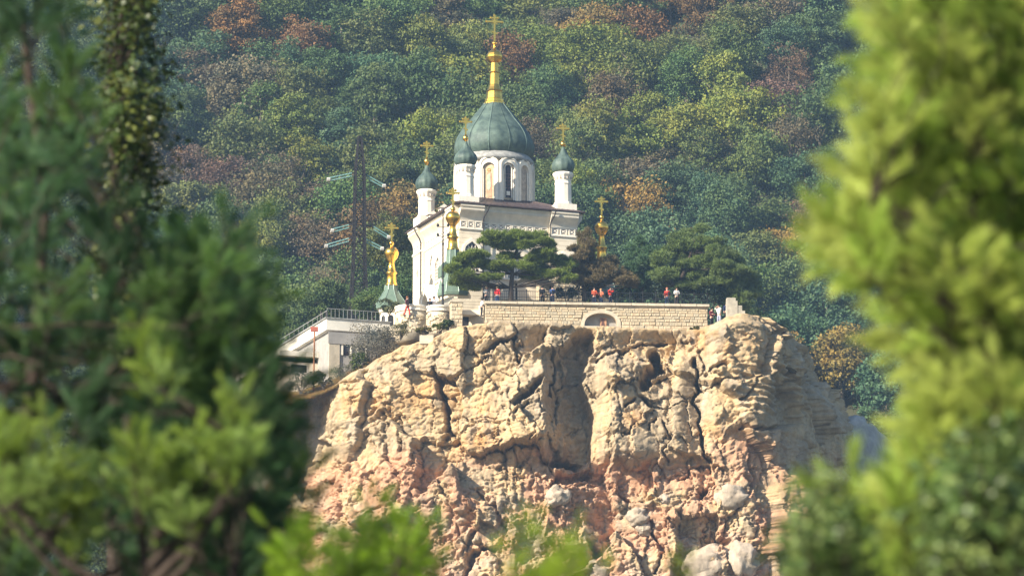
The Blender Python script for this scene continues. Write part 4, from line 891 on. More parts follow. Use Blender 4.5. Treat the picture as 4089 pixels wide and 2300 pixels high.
# ================================================================== PEOPLE
def skin_mesh(name, pts, edges, rad, m, parent, root=0):
    me = bpy.data.meshes.new(name); me.from_pydata(pts, edges, []); me.materials.append(m); o = link(name, me, parent)
    md = o.modifiers.new("skin", 'SKIN'); md.use_smooth_shade = True
    sk = me.skin_vertices[0].data if me.skin_vertices else None
    if sk is None:
        return o
    for i, r_ in enumerate(rad): sk[i].radius = (r_, r_)
    sk[root].use_root = True
    sb_ = o.modifiers.new("sub", 'SUBSURF'); sb_.levels = 1; sb_.render_levels = 1
    return o
def person(px, py, Y, label, shirt, trousers, hair, face=0.0, arms='down', lean=0.0, h=1.0, group=None, feet_z=None, legs='stand'):
    p = at(px, py, Y)
    if feet_z is not None: p.z = feet_z
    o = empty("person", p, label, "person", group, face)
    o.scale = (h, h, h)
    J = {'pel': (0, 0, .93), 'wst': (0, lean * .1, 1.08), 'chs': (0, lean * .3, 1.30), 'nek': (0, lean * .42, 1.47), 'hd': (0, lean * .46 - .02, 1.60), 'top': (0, lean * .46, 1.70)}
    st_ = .14 if legs == 'walk' else 0
    for s_, n_ in ((-1, 'l'), (1, 'r')):
        J['sh' + n_] = (s_ * .18, lean * .36, 1.40)
        if arms == 'down': J['el' + n_] = (s_ * .23, .03, 1.12); J['ha' + n_] = (s_ * .22, -.06, .88); J['fi' + n_] = (s_ * .22, -.09, .80)
        elif arms == 'front': J['el' + n_] = (s_ * .24, -.08, 1.15); J['ha' + n_] = (s_ * .12, -.30, 1.16); J['fi' + n_] = (s_ * .06, -.36, 1.18)
        else: J['el' + n_] = (s_ * .26, -.18, 1.36); J['ha' + n_] = (s_ * .10, -.26, 1.52); J['fi' + n_] = (s_ * .05, -.28, 1.58)
        J['hp' + n_] = (s_ * .09, 0, .88); J['kn' + n_] = (s_ * .10, -.02 - s_ * st_, .49); J['an' + n_] = (s_ * .10, .03 - s_ * st_ * 1.5, .08); J['to' + n_] = (s_ * .12, -.14 - s_ * st_ * 1.5, .04)
    K = list(J); I = {k: i for i, k in enumerate(K)}; rad = {'pel': .12, 'wst': .11, 'chs': .135, 'nek': .055, 'hd': .095, 'top': .07}
    for n_ in 'lr': rad.update({'sh' + n_: .065, 'el' + n_: .042, 'ha' + n_: .03, 'fi' + n_: .016, 'hp' + n_: .09, 'kn' + n_: .058, 'an' + n_: .042, 'to' + n_: .035})
    E = [('pel', 'wst'), ('wst', 'chs'), ('chs', 'nek'), ('nek', 'hd'), ('hd', 'top')]
    for n_ in 'lr': E += [('chs', 'sh' + n_), ('sh' + n_, 'el' + n_), ('el' + n_, 'ha' + n_), ('ha' + n_, 'fi' + n_), ('pel', 'hp' + n_), ('hp' + n_, 'kn' + n_), ('kn' + n_, 'an' + n_), ('an' + n_, 'to' + n_)]
    pts = [J[k] for k in K]; rd = [rad[k] for k in K]; ed = [(I[a], I[b_]) for a, b_ in E]
    for n_ in 'lr':   # four more fingers of each hand
        hx, hy, hz_ = J['ha' + n_]; fx, fy, fz = J['fi' + n_]
        for k, (dx, L_) in enumerate(((-.028, .8), (.022, .95), (.040, .75), (-.05, .45))):
            pts.append((hx + (fx - hx) * L_ + dx, hy + (fy - hy) * L_ + dx * .4, hz_ + (fz - hz_) * L_)); rd.append(.010); ed.append((I['ha' + n_], len(pts) - 1))
    pts.append((0, J['hd'][1] - .12, 1.595)); rd.append(.014); ed.append((I['hd'], len(pts) - 1))   # nose
    skin_mesh("body", pts, ed, rd, M_SKIN, o)
    kk = ['pel', 'wst', 'chs', 'nek', 'shl', 'ell', 'shr', 'elr']; extra = .022
    mid = lambda a, b_, t: tuple(np.array(a) * (1 - t) + np.array(b_) * t)
    cp_ = [J['pel'], J['wst'], J['chs'], mid(J['chs'], J['nek'], .7), J['shl'], J['ell'], mid(J['ell'], J['hal'], .6), J['shr'], J['elr'], mid(J['elr'], J['har'], .6)]
    skin_mesh("top", cp_, [(0, 1), (1, 2), (2, 3), (2, 4), (4, 5), (5, 6), (2, 7), (7, 8), (8, 9)], [.15, .145, .165, .09, .09, .065, .055, .09, .065, .055], cloth(shirt, "%.2f_%.2f_%.2f" % shirt), o)
    cp_ = [mid(J['pel'], J['wst'], .3), J['pel'], J['hpl'], J['knl'], J['anl'], J['hpr'], J['knr'], J['anr']]
    skin_mesh("trousers", cp_, [(0, 1), (1, 2), (2, 3), (3, 4), (1, 5), (5, 6), (6, 7)], [.135, .14, .11, .078, .062, .11, .078, .062], cloth(trousers, "%.2f_%.2f_%.2f" % trousers), o, 1)
    hm = MB().lathe([(.095, -.05), (.118, .02), (.112, .08), (.07, .125), (.01, .14)], 0, J['hd'][1] + .02, 12); hm.v = [(v[0], v[1], v[2] + 1.62) for v in hm.v]; hm.build("hair", cloth(hair, "hair%.2f" % hair[0]), o, True)
    sh = MB()
    for n_ in 'lr': a_ = J['an' + n_]; t_ = J['to' + n_]; sh.box(a_[0] - .05, a_[0] + .05, t_[1] - .03, a_[1] + .06, 0, .09)
    sh.build("shoes", cloth((.03, .03, .035), "shoe"), o)
    return o
tz = z_t + .0
BL = (.02, .03, .08); BK = (.015, .015, .02); NV = (.03, .06, .16); HR = (.02, .014, .01); RED = (.62, .02, .025); ORG = (.75, .12, .05); WH_ = (.75, .74, .76); GR = (.35, .36, .36)
person(1986, 1205, 388.9, "person in a bright red jacket standing behind the left end of the terrace wall", RED, NV, (.3, .2, .1), R(160), 'down', feet_z=tz)
person(1942, 1205, 388.9, "person in a pale grey top left of the one in bright red", GR, BK, (.35, .28, .18), R(20), 'front', feet_z=tz)
person(2166, 1205, 388.8, "person in black behind the railing, right of the pine trunk", BK, BK, HR, R(200), 'down', feet_z=tz)
person(2206, 1205, 388.8, "person in a dark blue jacket behind the railing next to the one in black", NV, BL, HR, R(170), 'front', feet_z=tz)
person(2373, 1206, 389.4, "first of three visitors in orange tops above the arched niche, leftmost", ORG, BL, HR, R(10), 'front', feet_z=tz)
person(2400, 1206, 389.7, "middle one of three visitors in orange tops above the arched niche", (.7, .2, .1), NV, (.45, .25, .12), R(-20), 'front', feet_z=tz, h=.97)
person(2437, 1206, 389.3, "rightmost of three visitors in orange tops above the arched niche", (.65, .05, .03), BL, HR, R(30), 'raise', feet_z=tz)
person(2664, 1208, 389.5, "visitor in a dark red top behind the railing under the large dark pine", (.4, .04, .03), NV, (.4, .15, .1), R(0), 'down', feet_z=tz)
person(2702, 1208, 389.4, "visitor in a black and white top beside the one in dark red", (.5, .5, .5), BK, HR, R(15), 'front', feet_z=tz)
person(2842, 1312, 387.3, "visitor in a maroon top and black trousers standing against the right end of the wall", (.12, .02, .03), BK, HR, R(40), 'front', h=1.05)
person(2872, 1305, 387.2, "visitor in a loose white shirt beside the right end of the wall", WH_, (.3, .32, .42), HR, R(-30), 'raise', lean=-.2, h=1.12)
person(2902, 1292, 387.9, "visitor in dark blue behind the one in white at the wall end", BL, BK, HR, R(10), 'down', h=1.1)
person(1626, 1262, 389.3, "slim walker in red trousers and dark top on the left bastion", (.10, .04, .05), (.5, .07, .05), (.22, .08, .03), R(60), 'down', legs='walk')
person(1923, 1262, 388.2, "visitor in a white shirt leaning left of the terrace wall end", WH_, BK, HR, R(110), 'front', lean=-.15, h=.9)
person(1716, 1262, 389.9, "visitor in black half hidden behind the smaller bastion", BK, BK, HR, R(0), 'down', h=.9)
person(1733, 1262, 390.3, "visitor in a white top half hidden behind the smaller bastion", WH_, BL, HR, R(20), 'front', h=1.0)

# ================================================================== FOLIAGE TOOLKIT
def leaf_cloud(centres, radii, nper, size, seed, flat=.75, fold=True, shell=(.55, 1.0)):
    """quads scattered in the outer shells of many clumps -> vertices, faces"""
    rg_ = np.random.default_rng(seed); n = len(centres) * nper
    d = rg_.normal(size=(n, 3)); d /= np.linalg.norm(d, axis=1)[:, None]; d[:, 2] = np.abs(d[:, 2]) * np.where(rg_.random(n) < .78, 1, -1)
    rr = rg_.uniform(shell[0], shell[1], n) ** .7
    c = np.repeat(np.array(centres), nper, 0); r_ = np.repeat(np.array(radii), nper)
    p = c + d * (rr * r_)[:, None] * np.array([1, 1, flat])
    nrm = d + rg_.normal(size=(n, 3)) * .95; nrm /= np.linalg.norm(nrm, axis=1)[:, None]
    a = np.cross(nrm, rg_.normal(size=(n, 3))); a /= np.linalg.norm(a, axis=1)[:, None]; b_ = np.cross(nrm, a)
    s_ = size * rg_.uniform(.6, 1.3, n)[:, None]
    q0 = p - a * s_ * .5; q1 = p + b_ * s_ * .42 + nrm * s_ * .08; q2 = p + a * s_ * .6; q3 = p - b_ * s_ * .42 + nrm * s_ * .08
    V_ = np.stack([q0, q1, q2, q3], 1).reshape(-1, 3); return V_, np.arange(4 * n).reshape(-1, 4)
def crown_mesh(seed, rx=4.2, rz=3.6, nc=64, nper=190, size=.235):
    rr = random.Random(seed); cs_ = []; rs = []
    lob = [(rr.uniform(0, 6.28), rr.uniform(.75, 1.15)) for _ in range(5)]
    for k in range(nc):
        a = rr.uniform(0, 2 * math.pi); e_ = math.asin(rr.uniform(-.75, 1)); k_ = 1
        for la, lr in lob:
            k_ += (lr - 1) * max(0, math.cos(a - la)) ** 2
        q = rr.uniform(.55, 1.08) * k_
        cs_.append((rx * .78 * q * math.cos(e_) * math.cos(a), rx * .78 * q * math.cos(e_) * math.sin(a), rz * .82 * q * math.sin(e_) + rz * .80)); rs.append(rr.uniform(.5, 1.9) * rx / 4.2)
    V_, F_ = leaf_cloud(cs_, rs, nper, size, seed, shell=(.12, 1.15))
    return npmesh("foliage", V_, F_, M_LEAF)
CROWNS = [crown_mesh(100 + k) for k in range(8)]
CROWNS += [crown_mesh(120 + k, 3.4, 4.6, 60, 165, .225) for k in range(3)]     # narrower crowns
THIN = [crown_mesh(140 + k, 4.0, 3.6, 56, 95, .19) for k in range(3)]        # half bare crowns
def trunk_mesh(seed):
    rr = random.Random(seed); m = MB(); m.tube([(0, 0, -3), (rr.uniform(-.2, .2), 0, 0), (rr.uniform(-.4, .4), rr.uniform(-.3, .3), 2.6), (0, 0, 4.4)], [.2, .16, .12, .05], 6)
    for k in range(6):
        a = rr.uniform(0, 6.28); z = rr.uniform(.5, 3); m.tube([(0, 0, z), (1.2 * math.cos(a), 1.2 * math.sin(a), z + 1), (2.6 * math.cos(a), 2.6 * math.sin(a), z + 2.2)], [.06, .04, .015], 5)
    me = bpy.data.meshes.new("trunk"); me.from_pydata(m.v, [], m.f); me.materials.append(M_PALEBARK); return me
TRUNKS = [trunk_mesh(k) for k in range(4)]
PAL = {'dark green': (0.078, 0.125, 0.045), 'blue-green': (0.078, 0.138, 0.068), 'olive green': (0.128, 0.155, 0.046), 'mid green': (0.098, 0.150, 0.048), 'yellow-green': (0.190, 0.222, 0.045),
       'golden brown': (0.265, 0.180, 0.052), 'rust brown': (0.205, 0.118, 0.050), 'greyish brown': (0.155, 0.125, 0.072), 'purple brown': (0.150, 0.092, 0.068)}
SPOTS = [(820, 700, 90, 'purple brown'), (930, 800, 90, 'greyish brown'), (900, 370, 110, 'greyish brown'), (1130, 150, 110, 'rust brown'), (940, 80, 120, 'rust brown'), (1820, 340, 100, 'yellow-green'), (1640, 540, 90, 'yellow-green'),
         (2480, 560, 110, 'yellow-green'), (1570, 850, 100, 'olive green'), (2700, 880, 110, 'golden brown'), (2560, 870, 80, 'golden brown'), (3130, 1000, 90, 'golden brown'), (3060, 320, 110, 'purple brown'), (2620, 50, 100, 'rust brown'),
         (2380, 420, 110, 'greyish brown'), (1500, 960, 50, 'rust brown'), (1650, 860, 70, 'golden brown'), (1120, 610, 60, 'purple brown'), (3200, 850, 80, 'purple brown'), (1350, 240, 60, 'rust brown'), (2800, 80, 90, 'rust brown'), (1150, 470, 90, 'yellow-green'), (3330, 1520, 60, 'golden brown')]
def hill_hit(px, py):
    lo, hi = 440.0, 900.0
    t = math.tan(PITCH + math.atan((1150 - py) / F))
    for Y in np.arange(440, 900, 3.0):
        p = at(px, py, Y)
        if float(terr(np.array([p.x]), np.array([Y]))[0]) > p.z: return Y
    return 900
def add_tree(p, s_, col, label, group, thin=False, seed=0):
    rr = random.Random(seed)
    o = empty("broadleaf_tree", p, label, "tree", group, rr.uniform(0, 6.28))
    o.scale = (s_ * rr.uniform(.9, 1.15), s_ * rr.uniform(.9, 1.15), s_ * rr.uniform(.85, 1.2))
    f_ = link("crown", rr.choice(THIN if thin else CROWNS), o); v_ = rr.uniform(.82, 1.2)
    f_.color = (col[0] * v_ * rr.uniform(.9, 1.12), col[1] * v_, col[2] * v_ * rr.uniform(.85, 1.15), 1)
    link("trunk", rr.choice(TRUNKS), o); return o
rr = random.Random(5); cand = []; HT_ = {}
row = 0; y = 444.0
while y < 668:
    xs = np.arange(-72, 73, 7.9) + (row % 2) * 3.95
    for x in xs:
        cand.append((x + rr.uniform(-1.9, 1.9), y + rr.uniform(-1.6, 1.6)))
    y += 5.7 if y > 470 else 8; row += 1
tr = np.array(cand); tzz = terr(tr[:, 0], tr[:, 1]); nvis = 0; far_pts = []
for k, ((x, y), z) in enumerate(zip(cand, tzz)):
    px, py = proj(x, y, z + 4)
    vis = 480 < px < 3640 and -170 < py < 2150
    if vis and 1350 < px < 3080 and py > 1290: continue            # wholly behind the crag
    if vis and (px < 700 and py > 800): vis = False
    if vis and px < 1080 and py > 1350: vis = False
    if vis and 3080 < px < 3250 and py > 1500: continue
    if not vis:
        if -100 < x < 100: far_pts.append((x, y, z))
        continue
    name = None
    for (sx, sy, sr, cn) in SPOTS:
        if abs(px - sx) < sr and abs(py - sy) < sr * .8: name = cn
    if name is None:
        nn = float(fbm(np.array([[x / 22, y / 22, 0.]]), 3, 8)[0]); q = nn + rr.uniform(-.12, .12)
        name = 'blue-green' if q < .40 else 'dark green' if q < .47 else 'mid green' if q < .54 else 'olive green' if q < .61 else 'yellow-green' if q < .655 else rr.choice(['olive green', 'greyish brown', 'mid green'])
        if rr.random() < .05: name = rr.choice(['rust brown', 'greyish brown', 'golden brown'])
    where = 'left of the pylon' if px < 1250 else 'behind the pylon' if px < 1560 else 'behind the church' if px < 2200 else 'right of the dome' if px < 2700 else 'left of the bright pine' if px < 3100 else 'beside the bright pine'
    hh = 'high' if py < 380 else 'halfway up' if py < 850 else 'low'
    lab = f"{name} tree {hh} on the wooded slope {where}"
    nt_ = add_tree((x, y, z - .6), rr.uniform(1.0, 1.5), PAL[name], lab, f"{name} trees {hh} on the slope {where}", thin=(name in ('greyish brown', 'purple brown') and rr.random() < .6), seed=k)
    HT_.setdefault(lab, []).append((px, nt_)); nvis += 1
ORD = ["leftmost", "second from left", "third from left", "fourth from left", "fifth from left", "sixth from left", "seventh from left", "eighth from left", "ninth from left", "tenth from left", "eleventh from left", "twelfth from left"]
for lab, lst in HT_.items():
    lst.sort(key=lambda q: q[0])
    if len(lst) > 1:
        for i_, (_, o_) in enumerate(lst): o_["label"] = lab + ", " + ("rightmost" if i_ == len(lst) - 1 else ORD[min(i_, 11)])
print("hill trees", nvis, "far", len(far_pts))
# the rest of the wood outside the picture: one object, instanced on points
for x in np.arange(-200, 201, 10):
    for y in np.arange(450, 900, 10):
        if abs(x) > 76 or y > 672: far_pts.append((x + rr.uniform(-4, 4), y + rr.uniform(-4, 4), None))
fp = np.array([(a, b_, 0) for a, b_, c in far_pts], float); fp[:, 2] = terr(fp[:, 0], fp[:, 1])
wme = bpy.data.meshes.new("woodland"); wme.from_pydata([tuple(p) for p in fp], [], []); wo_ = link("woodland", wme); wo_["kind"] = "stuff"; wo_.color = (.075, .11, .04, 1)
ng = bpy.data.node_groups.new("woodland_scatter", 'GeometryNodeTree'); ng.interface.new_socket("Geometry", in_out='INPUT', socket_type='NodeSocketGeometry'); ng.interface.new_socket("Geometry", in_out='OUTPUT', socket_type='NodeSocketGeometry')
gi = ng.nodes.new("NodeGroupInput"); go = ng.nodes.new("NodeGroupOutput"); ip_ = ng.nodes.new("GeometryNodeInstanceOnPoints"); oi_ = ng.nodes.new("GeometryNodeObjectInfo")
src = [o for o in COL.objects if o.name.startswith("crown")][3]
oi_.inputs[0].default_value = src; oi_.inputs[1].default_value = True
rv = ng.nodes.new("FunctionNodeRandomValue"); rv.data_type = 'FLOAT_VECTOR'; rv.inputs[0].default_value = (0, 0, 0); rv.inputs[1].default_value = (0, 0, 6.28)
rs_ = ng.nodes.new("FunctionNodeRandomValue"); rs_.data_type = 'FLOAT'; rs_.inputs[2].default_value = .9; rs_.inputs[3].default_value = 1.35
ng.links.new(gi.outputs[0], ip_.inputs[0]); ng.links.new(oi_.outputs["Geometry"], ip_.inputs[2]); ng.links.new(rv.outputs[0], ip_.inputs[5]); ng.links.new(rs_.outputs[1], ip_.inputs[6]); ng.links.new(ip_.outputs[0], go.inputs[0])
wo_.modifiers.new("scatter", 'NODES').node_group = ng

# undergrowth filling the gaps between the trees
ug = np.random.default_rng(3); n = 1900
ux_ = ug.uniform(-70, 70, n); uy_ = ug.uniform(440, 665, n); uz_ = terr(ux_, uy_)
V_, F_ = leaf_cloud(np.stack([ux_, uy_, uz_ + .6], 1), ug.uniform(1.3, 2.4, n), 60, .36, 4)
uo = link("undergrowth", npmesh("undergrowth", V_, F_, M_LEAF)); uo.color = (.06, .085, .032, 1); uo["kind"] = "stuff"
# bare pale tree on the slope
bp_ = at(845, 500, hill_hit(845, 470) - 4); bt = empty("bare_tree", bp_, "bare dead tree with pale branches high on the slope left of the pylon", "tree")
m = MB(); m.tube([(0, 0, -3), (.1, 0, 0), (.5, 0, 1.6), (.4, 0, 2.6)], [.18, .14, .10, .06], 6); m.tube([(.3, 0, 1.0), (1.2, 0, 1.9), (2.6, .2, 2.6)], [.09, .07, .03], 5); m.tube([(.5, 0, 1.6), (1.0, .1, 2.6), (1.3, 0, 3.4)], [.08, .05, .02], 5); m.tube([(0.1, 0, .4), (-.8, 0, 1.6), (-1.0, 0, 2.5)], [.08, .05, .02], 5)
m.build("trunk", mat("bleached wood", (.45, .40, .34), .8), bt)

# ---------------------------------------------------------------- needle tufts for pines in the middle distance
def tuft_cloud(P_, up_, L, nn, wd, seed):
    """stars of needles at P_, leaning toward up_"""
    rg_ = np.random.default_rng(seed); n = len(P_) * nn
    p = np.repeat(P_, nn, 0); u_ = np.repeat(up_, nn, 0)
    d = rg_.normal(size=(n, 3)) * .6 + u_ * 1.1; d /= np.linalg.norm(d, axis=1)[:, None]
    a = np.cross(d, rg_.normal(size=(n, 3))); a /= np.linalg.norm(a, axis=1)[:, None]
    l_ = L * rg_.uniform(.6, 1.2, n)[:, None]
    V_ = np.stack([p - a * wd, p + a * wd, p + d * l_], 1).reshape(-1, 3); return V_, np.arange(3 * n).reshape(-1, 3)
def pad_pine(name, label, base, trunk_pts, pads, col, ntuft=70, L=.34, seed=1, group=None, bark=M_BARK, wd=.026, nn=15):
    """pads: centre, half width, half height in metres (relative to base); every pad gets a branch"""
    o = empty(name, base, label, "tree", group)
    TP = [Vector(p) for p in trunk_pts]; n = len(TP)
    MB().tube(TP, [.20 * (1 - .7 * i / (n - 1)) + .03 for i in range(n)], 8).build("trunk", bark, o)
    rg_ = np.random.default_rng(seed); rr = random.Random(seed)
    for (c, rx, rz_) in pads:
        c = Vector(c); b0 = min(TP[1:], key=lambda t: (t - c).length + (0 if t.z < c.z + .1 else 1.0))
        mid = (b0 + c) / 2 + Vector((0, 0, -.1))
        MB().tube([b0, mid, c + Vector((0, 0, -rz_ * .4))], [.05, .035, .015], 5).build("branch", bark, o)
        n_ = int(ntuft * rx * rx * 2.2) + 16
        a = rg_.uniform(0, 2 * math.pi, n_); q = np.sqrt(rg_.uniform(0, 1, n_))
        lump = .85 + .45 * np.sin(a * 3 + rg_.uniform(0, 6)) * rg_.uniform(.3, 1)
        P_ = np.stack([c.x + rx * q * np.cos(a) * lump, c.y + rx * q * np.sin(a) * lump, c.z + rz_ * np.sqrt(np.clip(1 - (q * .95) ** 2, 0, 1)) * rg_.uniform(-.6, 1.25, n_)], 1)
        up_ = np.stack([np.cos(a) * q * .5, np.sin(a) * q * .5, np.full(n_, .7)], 1)
        V_, F_ = tuft_cloud(P_, up_, L, nn, wd, seed + n_)
        f_ = link("needle_pad", npmesh("needle_pad", V_, F_, M_NEEDLE), o); v_ = rr.uniform(.85, 1.2); f_.color = (col[0] * v_, col[1] * v_, col[2] * v_, 1)
    return o
def rel(px, py, Y, base): v = at(px, py, Y) - base; return (v.x, v.y, v.z)
b0 = at(2042, 1204, 389.4); b0.z = z_t
T_ = lambda px, py: rel(px, py, 389.4, b0)
def padpx(lst, base, Y, rr=random.Random(3)):
    out = []
    for px, py, w_, h_ in lst:
        yc = Y + rr.uniform(-1.2, 1.2)
        for k in range(4):
            out.append((rel(px + rr.uniform(-.62, .62) * w_, py + rr.uniform(-.9, .7) * h_, yc + rr.uniform(-.6, .6), base), w_ / 45 * rr.uniform(.45, .75), h_ / 44 * rr.uniform(.6, 1.2)))
    return out
pad_pine("umbrella_pine", "flat-layered dark green pine with bent trunk standing before the church", b0,
         [(0, 0, -.3), T_(2040, 1150), T_(2046, 1095), T_(2044, 1060), T_(2052, 1030), T_(2070, 985), T_(2068, 950)],
         padpx([(2060, 945, 62, 20), (1995, 955, 55, 18), (1945, 965, 48, 13), (2120, 960, 70, 17), (2170, 975, 45, 13), (2025, 985, 60, 16), (2090, 985, 55, 14), (1925, 1020, 60, 15), (1880, 1035, 55, 16), (1835, 1055, 55, 16), (1800, 1075, 42, 13), (1860, 1075, 60, 16), (1920, 1060, 45, 13),
                (2170, 1015, 70, 16), (2215, 1035, 55, 14), (2260, 1060, 48, 12), (1960, 1075, 62, 15), (2020, 1070, 60, 14), (2100, 1068, 55, 13), (2160, 1065, 50, 12), (1840, 1135, 45, 14), (1880, 1145, 50, 15), (2035, 1030, 45, 10), (1850, 1110, 55, 18), (1905, 1125, 50, 16), (1960, 1110, 45, 12), (2130, 1100, 50, 12), (2190, 1105, 45, 14), (2240, 1095, 45, 14), (2260, 1120, 40, 14), (2140, 1040, 50, 12)], b0, 389.4), (.19, .25, .045), seed=5, ntuft=80)
b1 = at(2330, 1206, 391.5); b1.z = z_t
T_ = lambda px, py: rel(px, py, 391.5, b1)
pad_pine("brown_pine", "thin brownish pine right of the church wall under the golden spire", b1, [(0, 0, -.3), T_(2335, 1150), T_(2345, 1080), T_(2350, 1010), T_(2345, 950)],
         padpx([(2330, 960, 28, 24), (2350, 1000, 36, 24), (2300, 1010, 30, 18), (2285, 1045, 45, 18), (2330, 1050, 52, 26), (2380, 1060, 48, 26), (2430, 1060, 38, 22), (2300, 1080, 55, 16), (2370, 1100, 62, 22), (2440, 1095, 50, 24), (2480, 1110, 48, 24), (2330, 1125, 50, 14), (2420, 1130, 62, 18), (2500, 1140, 48, 20)], b1, 391.5), (.19, .145, .07), seed=9, ntuft=60, nn=16)
b2 = at(2700, 1208, 391.5); b2.z = z_t
T_ = lambda px, py: rel(px, py, 391.5, b2)
pad_pine("dark_pine", "broad dark green pine spreading over the right half of the terrace", b2, [(0, 0, -.3), T_(2705, 1150), T_(2735, 1080), T_(2760, 1010), T_(2775, 960)],
         padpx([(2770, 945, 62, 26), (2830, 970, 60, 24), (2720, 975, 62, 26), (2680, 1010, 55, 26), (2770, 1005, 70, 26), (2860, 1010, 62, 24), (2920, 1040, 55, 22), (2650, 1050, 62, 26), (2730, 1050, 75, 24), (2820, 1055, 75, 26), (2900, 1075, 70, 24), (2970, 1090, 58, 22),
                (2640, 1095, 58, 24), (2710, 1100, 70, 24), (2790, 1105, 80, 24), (2870, 1120, 75, 24), (2950, 1130, 70, 26), (3005, 1150, 45, 30), (2680, 1135, 55, 14), (2760, 1140, 70, 16), (2850, 1160, 65, 22), (2930, 1180, 60, 24), (2990, 1200, 50, 26), (2960, 1230, 40, 22)], b2, 391.8), (.17, .23, .07), seed=12, ntuft=62)
b3 = at(2565, 1208, 394.5); b3.z = z_t
T_ = lambda px, py: rel(px, py, 394.5, b3)
pad_pine("green_pine", "blue-green conifer between the thin brown pine and the broad dark pine", b3, [(0, 0, -.3), T_(2562, 1120), T_(2568, 1050), T_(2572, 990)],
         padpx([(2572, 985, 36, 26), (2545, 1020, 50, 28), (2600, 1025, 50, 28), (2540, 1065, 58, 28), (2600, 1070, 58, 28), (2560, 1105, 65, 26), (2620, 1115, 48, 24), (2540, 1145, 62, 22), (2600, 1150, 60, 20)], b3, 394.5), (.09, .165, .075), seed=15, ntuft=60)
# broadleaf trees on the plateau behind the gate tower and right of the knoll
for k, (px, py, Y, s_, cn, lab) in enumerate([
        (1600, 1235, 412, .62, 'dark green', "dark green tree squeezed between the gate tower and the church wall"), (1570, 1030, 430, .8, 'olive green', "olive tree rising directly behind the gate tower's golden cross"),
        (1490, 1240, 418, .55, 'mid green', "bushy green tree left of the gate tower roof"), (1660, 1150, 424, .8, 'dark green', "dark tree showing above the left end of the church roof"),
        (1300, 1260, 432, .75, 'mid green', "bright green tree left of the pylon foot, above the white house"), (1200, 1330, 430, .7, 'mid green', "green tree behind the roof end of the white house"), (3050, 1330, 398, .45, 'dark green', "dark tree behind the rocky knoll at the right end of the terrace"),
        (2990, 1300, 402, .5, 'dark green', "dark tree under the right edge of the broad pine")]):
    p = at(px, py, Y); p.z -= 1.0; add_tree(p, s_, PAL[cn], lab, None, seed=900 + k)
# low shrubs on the grassy slope and by the house
def shrub(px, py, Y, w_, h_, col, lab, seed, thin=False, n=14, per=110, size=.13):
    p = at(px, py, Y); rg_ = np.random.default_rng(seed); o = empty("shrub", p, lab, "shrub", None)
    cs_ = np.stack([rg_.uniform(-w_, w_, n) * .7, rg_.uniform(-w_, w_, n) * .4, rg_.uniform(.1, 1, n) * h_ * 1.4], 1)
    V_, F_ = leaf_cloud(cs_, rg_.uniform(.3, .6, n) * min(w_, h_), per if not thin else per // 2, size, seed); f_ = link("foliage", npmesh("foliage", V_, F_, M_LEAF), o); f_.color = (*col, 1)
    m = MB()
    for k in range(26 if thin else 9):
        a = rg_.uniform(0, 6.28); c = cs_[k % n]; m.tube([(0, 0, -.3), (c[0] * .5 + .1 * math.cos(a), c[1] * .5, c[2] * .5), (c[0] + .3 * math.cos(a), c[1], c[2] + rg_.uniform(0, .5))], [.03, .02, .008], 4)
    m.build("twigs", M_PALEBARK if thin else M_BARK, o)
shrub(1490, 1455, 387.0, 2.3, 2.4, (.17, .15, .12), "grey twiggy bush in front of the round-arched grey wall of the house", 1, True, 40, 300, .11)
shrub(1440, 1480, 386.9, 1.0, 1.0, (.09, .115, .02), "green bush at the foot of the grey twiggy bush", 2)
shrub(1545, 1395, 387.4, 1.2, 1.2, (.14, .12, .07), "pale twiggy shrub between the grey bush and the larger bastion", 3, True, 16, 150, .09)
shrub(1755, 1318, 386.6, .95, .38, (.11, .12, .02), "low olive shrub on the dry slope under the smaller bastion", 4)
shrub(1690, 1330, 386.9, .8, .35, (.15, .12, .03), "low yellowish shrub left of the olive one on the dry slope", 5)
shrub(1790, 1306, 386.8, .5, .4, (.06, .09, .03), "small dark shrub against the foot of the pier", 6)
shrub(1555, 1245, 397.0, 1.2, .8, (.10, .11, .05), "grey-green shrub growing under the gate tower roof", 7)
shrub(1375, 1525, 387.2, 1.1, 1.0, (.13, .12, .08), "dry twiggy bush at the foot of the corner pier of the white house", 12, True, 18, 200, .09)
shrub(1200, 1560, 388.0, 1.6, 1.3, (.10, .12, .07), "large weedy bush before the balcony side of the white house", 13, True, 26, 220, .10)
shrub(1600, 1345, 387.6, .9, .8, (.14, .13, .06), "olive scrub under the larger bastion", 14, True, 16, 200, .09)
shrub(1290, 1540, 387.6, 1.0, .8, (.12, .11, .05), "weedy shrub beside the orange post", 8, True)
shrub(2775, 1318, 384.2, .45, .22, (.11, .10, .02), "little olive tuft at the foot of the terrace wall near its right end", 9)
shrub(3130, 1345, 386.4, .4, .25, (.22, .09, .03), "reddish dry tuft on the right shoulder of the cliff", 10)
for k, (px, py, Y, w_, h_) in enumerate([(2265, 1196, 391.3, 1.2, .8), (2350, 1198, 392.4, 1.3, .9), (2470, 1198, 392.2, 1.5, .9), (2560, 1200, 392.0, 1.3, .8), (2760, 1202, 391.8, 1.4, .8), (2620, 1198, 393.0, 1.4, 1.0), (2850, 1210, 391.0, 1.2, 1.0)]):  # dark bushes added to stand in for deep shadow behind the railing
    shrub(px, py, Y, w_, h_, (.028, .048, .034), ("first", "second", "third", "fourth", "sixth", "fifth", "seventh")[k] + " from left of the low dark bushes added as shade behind the terrace railing", 40 + k, size=.16)
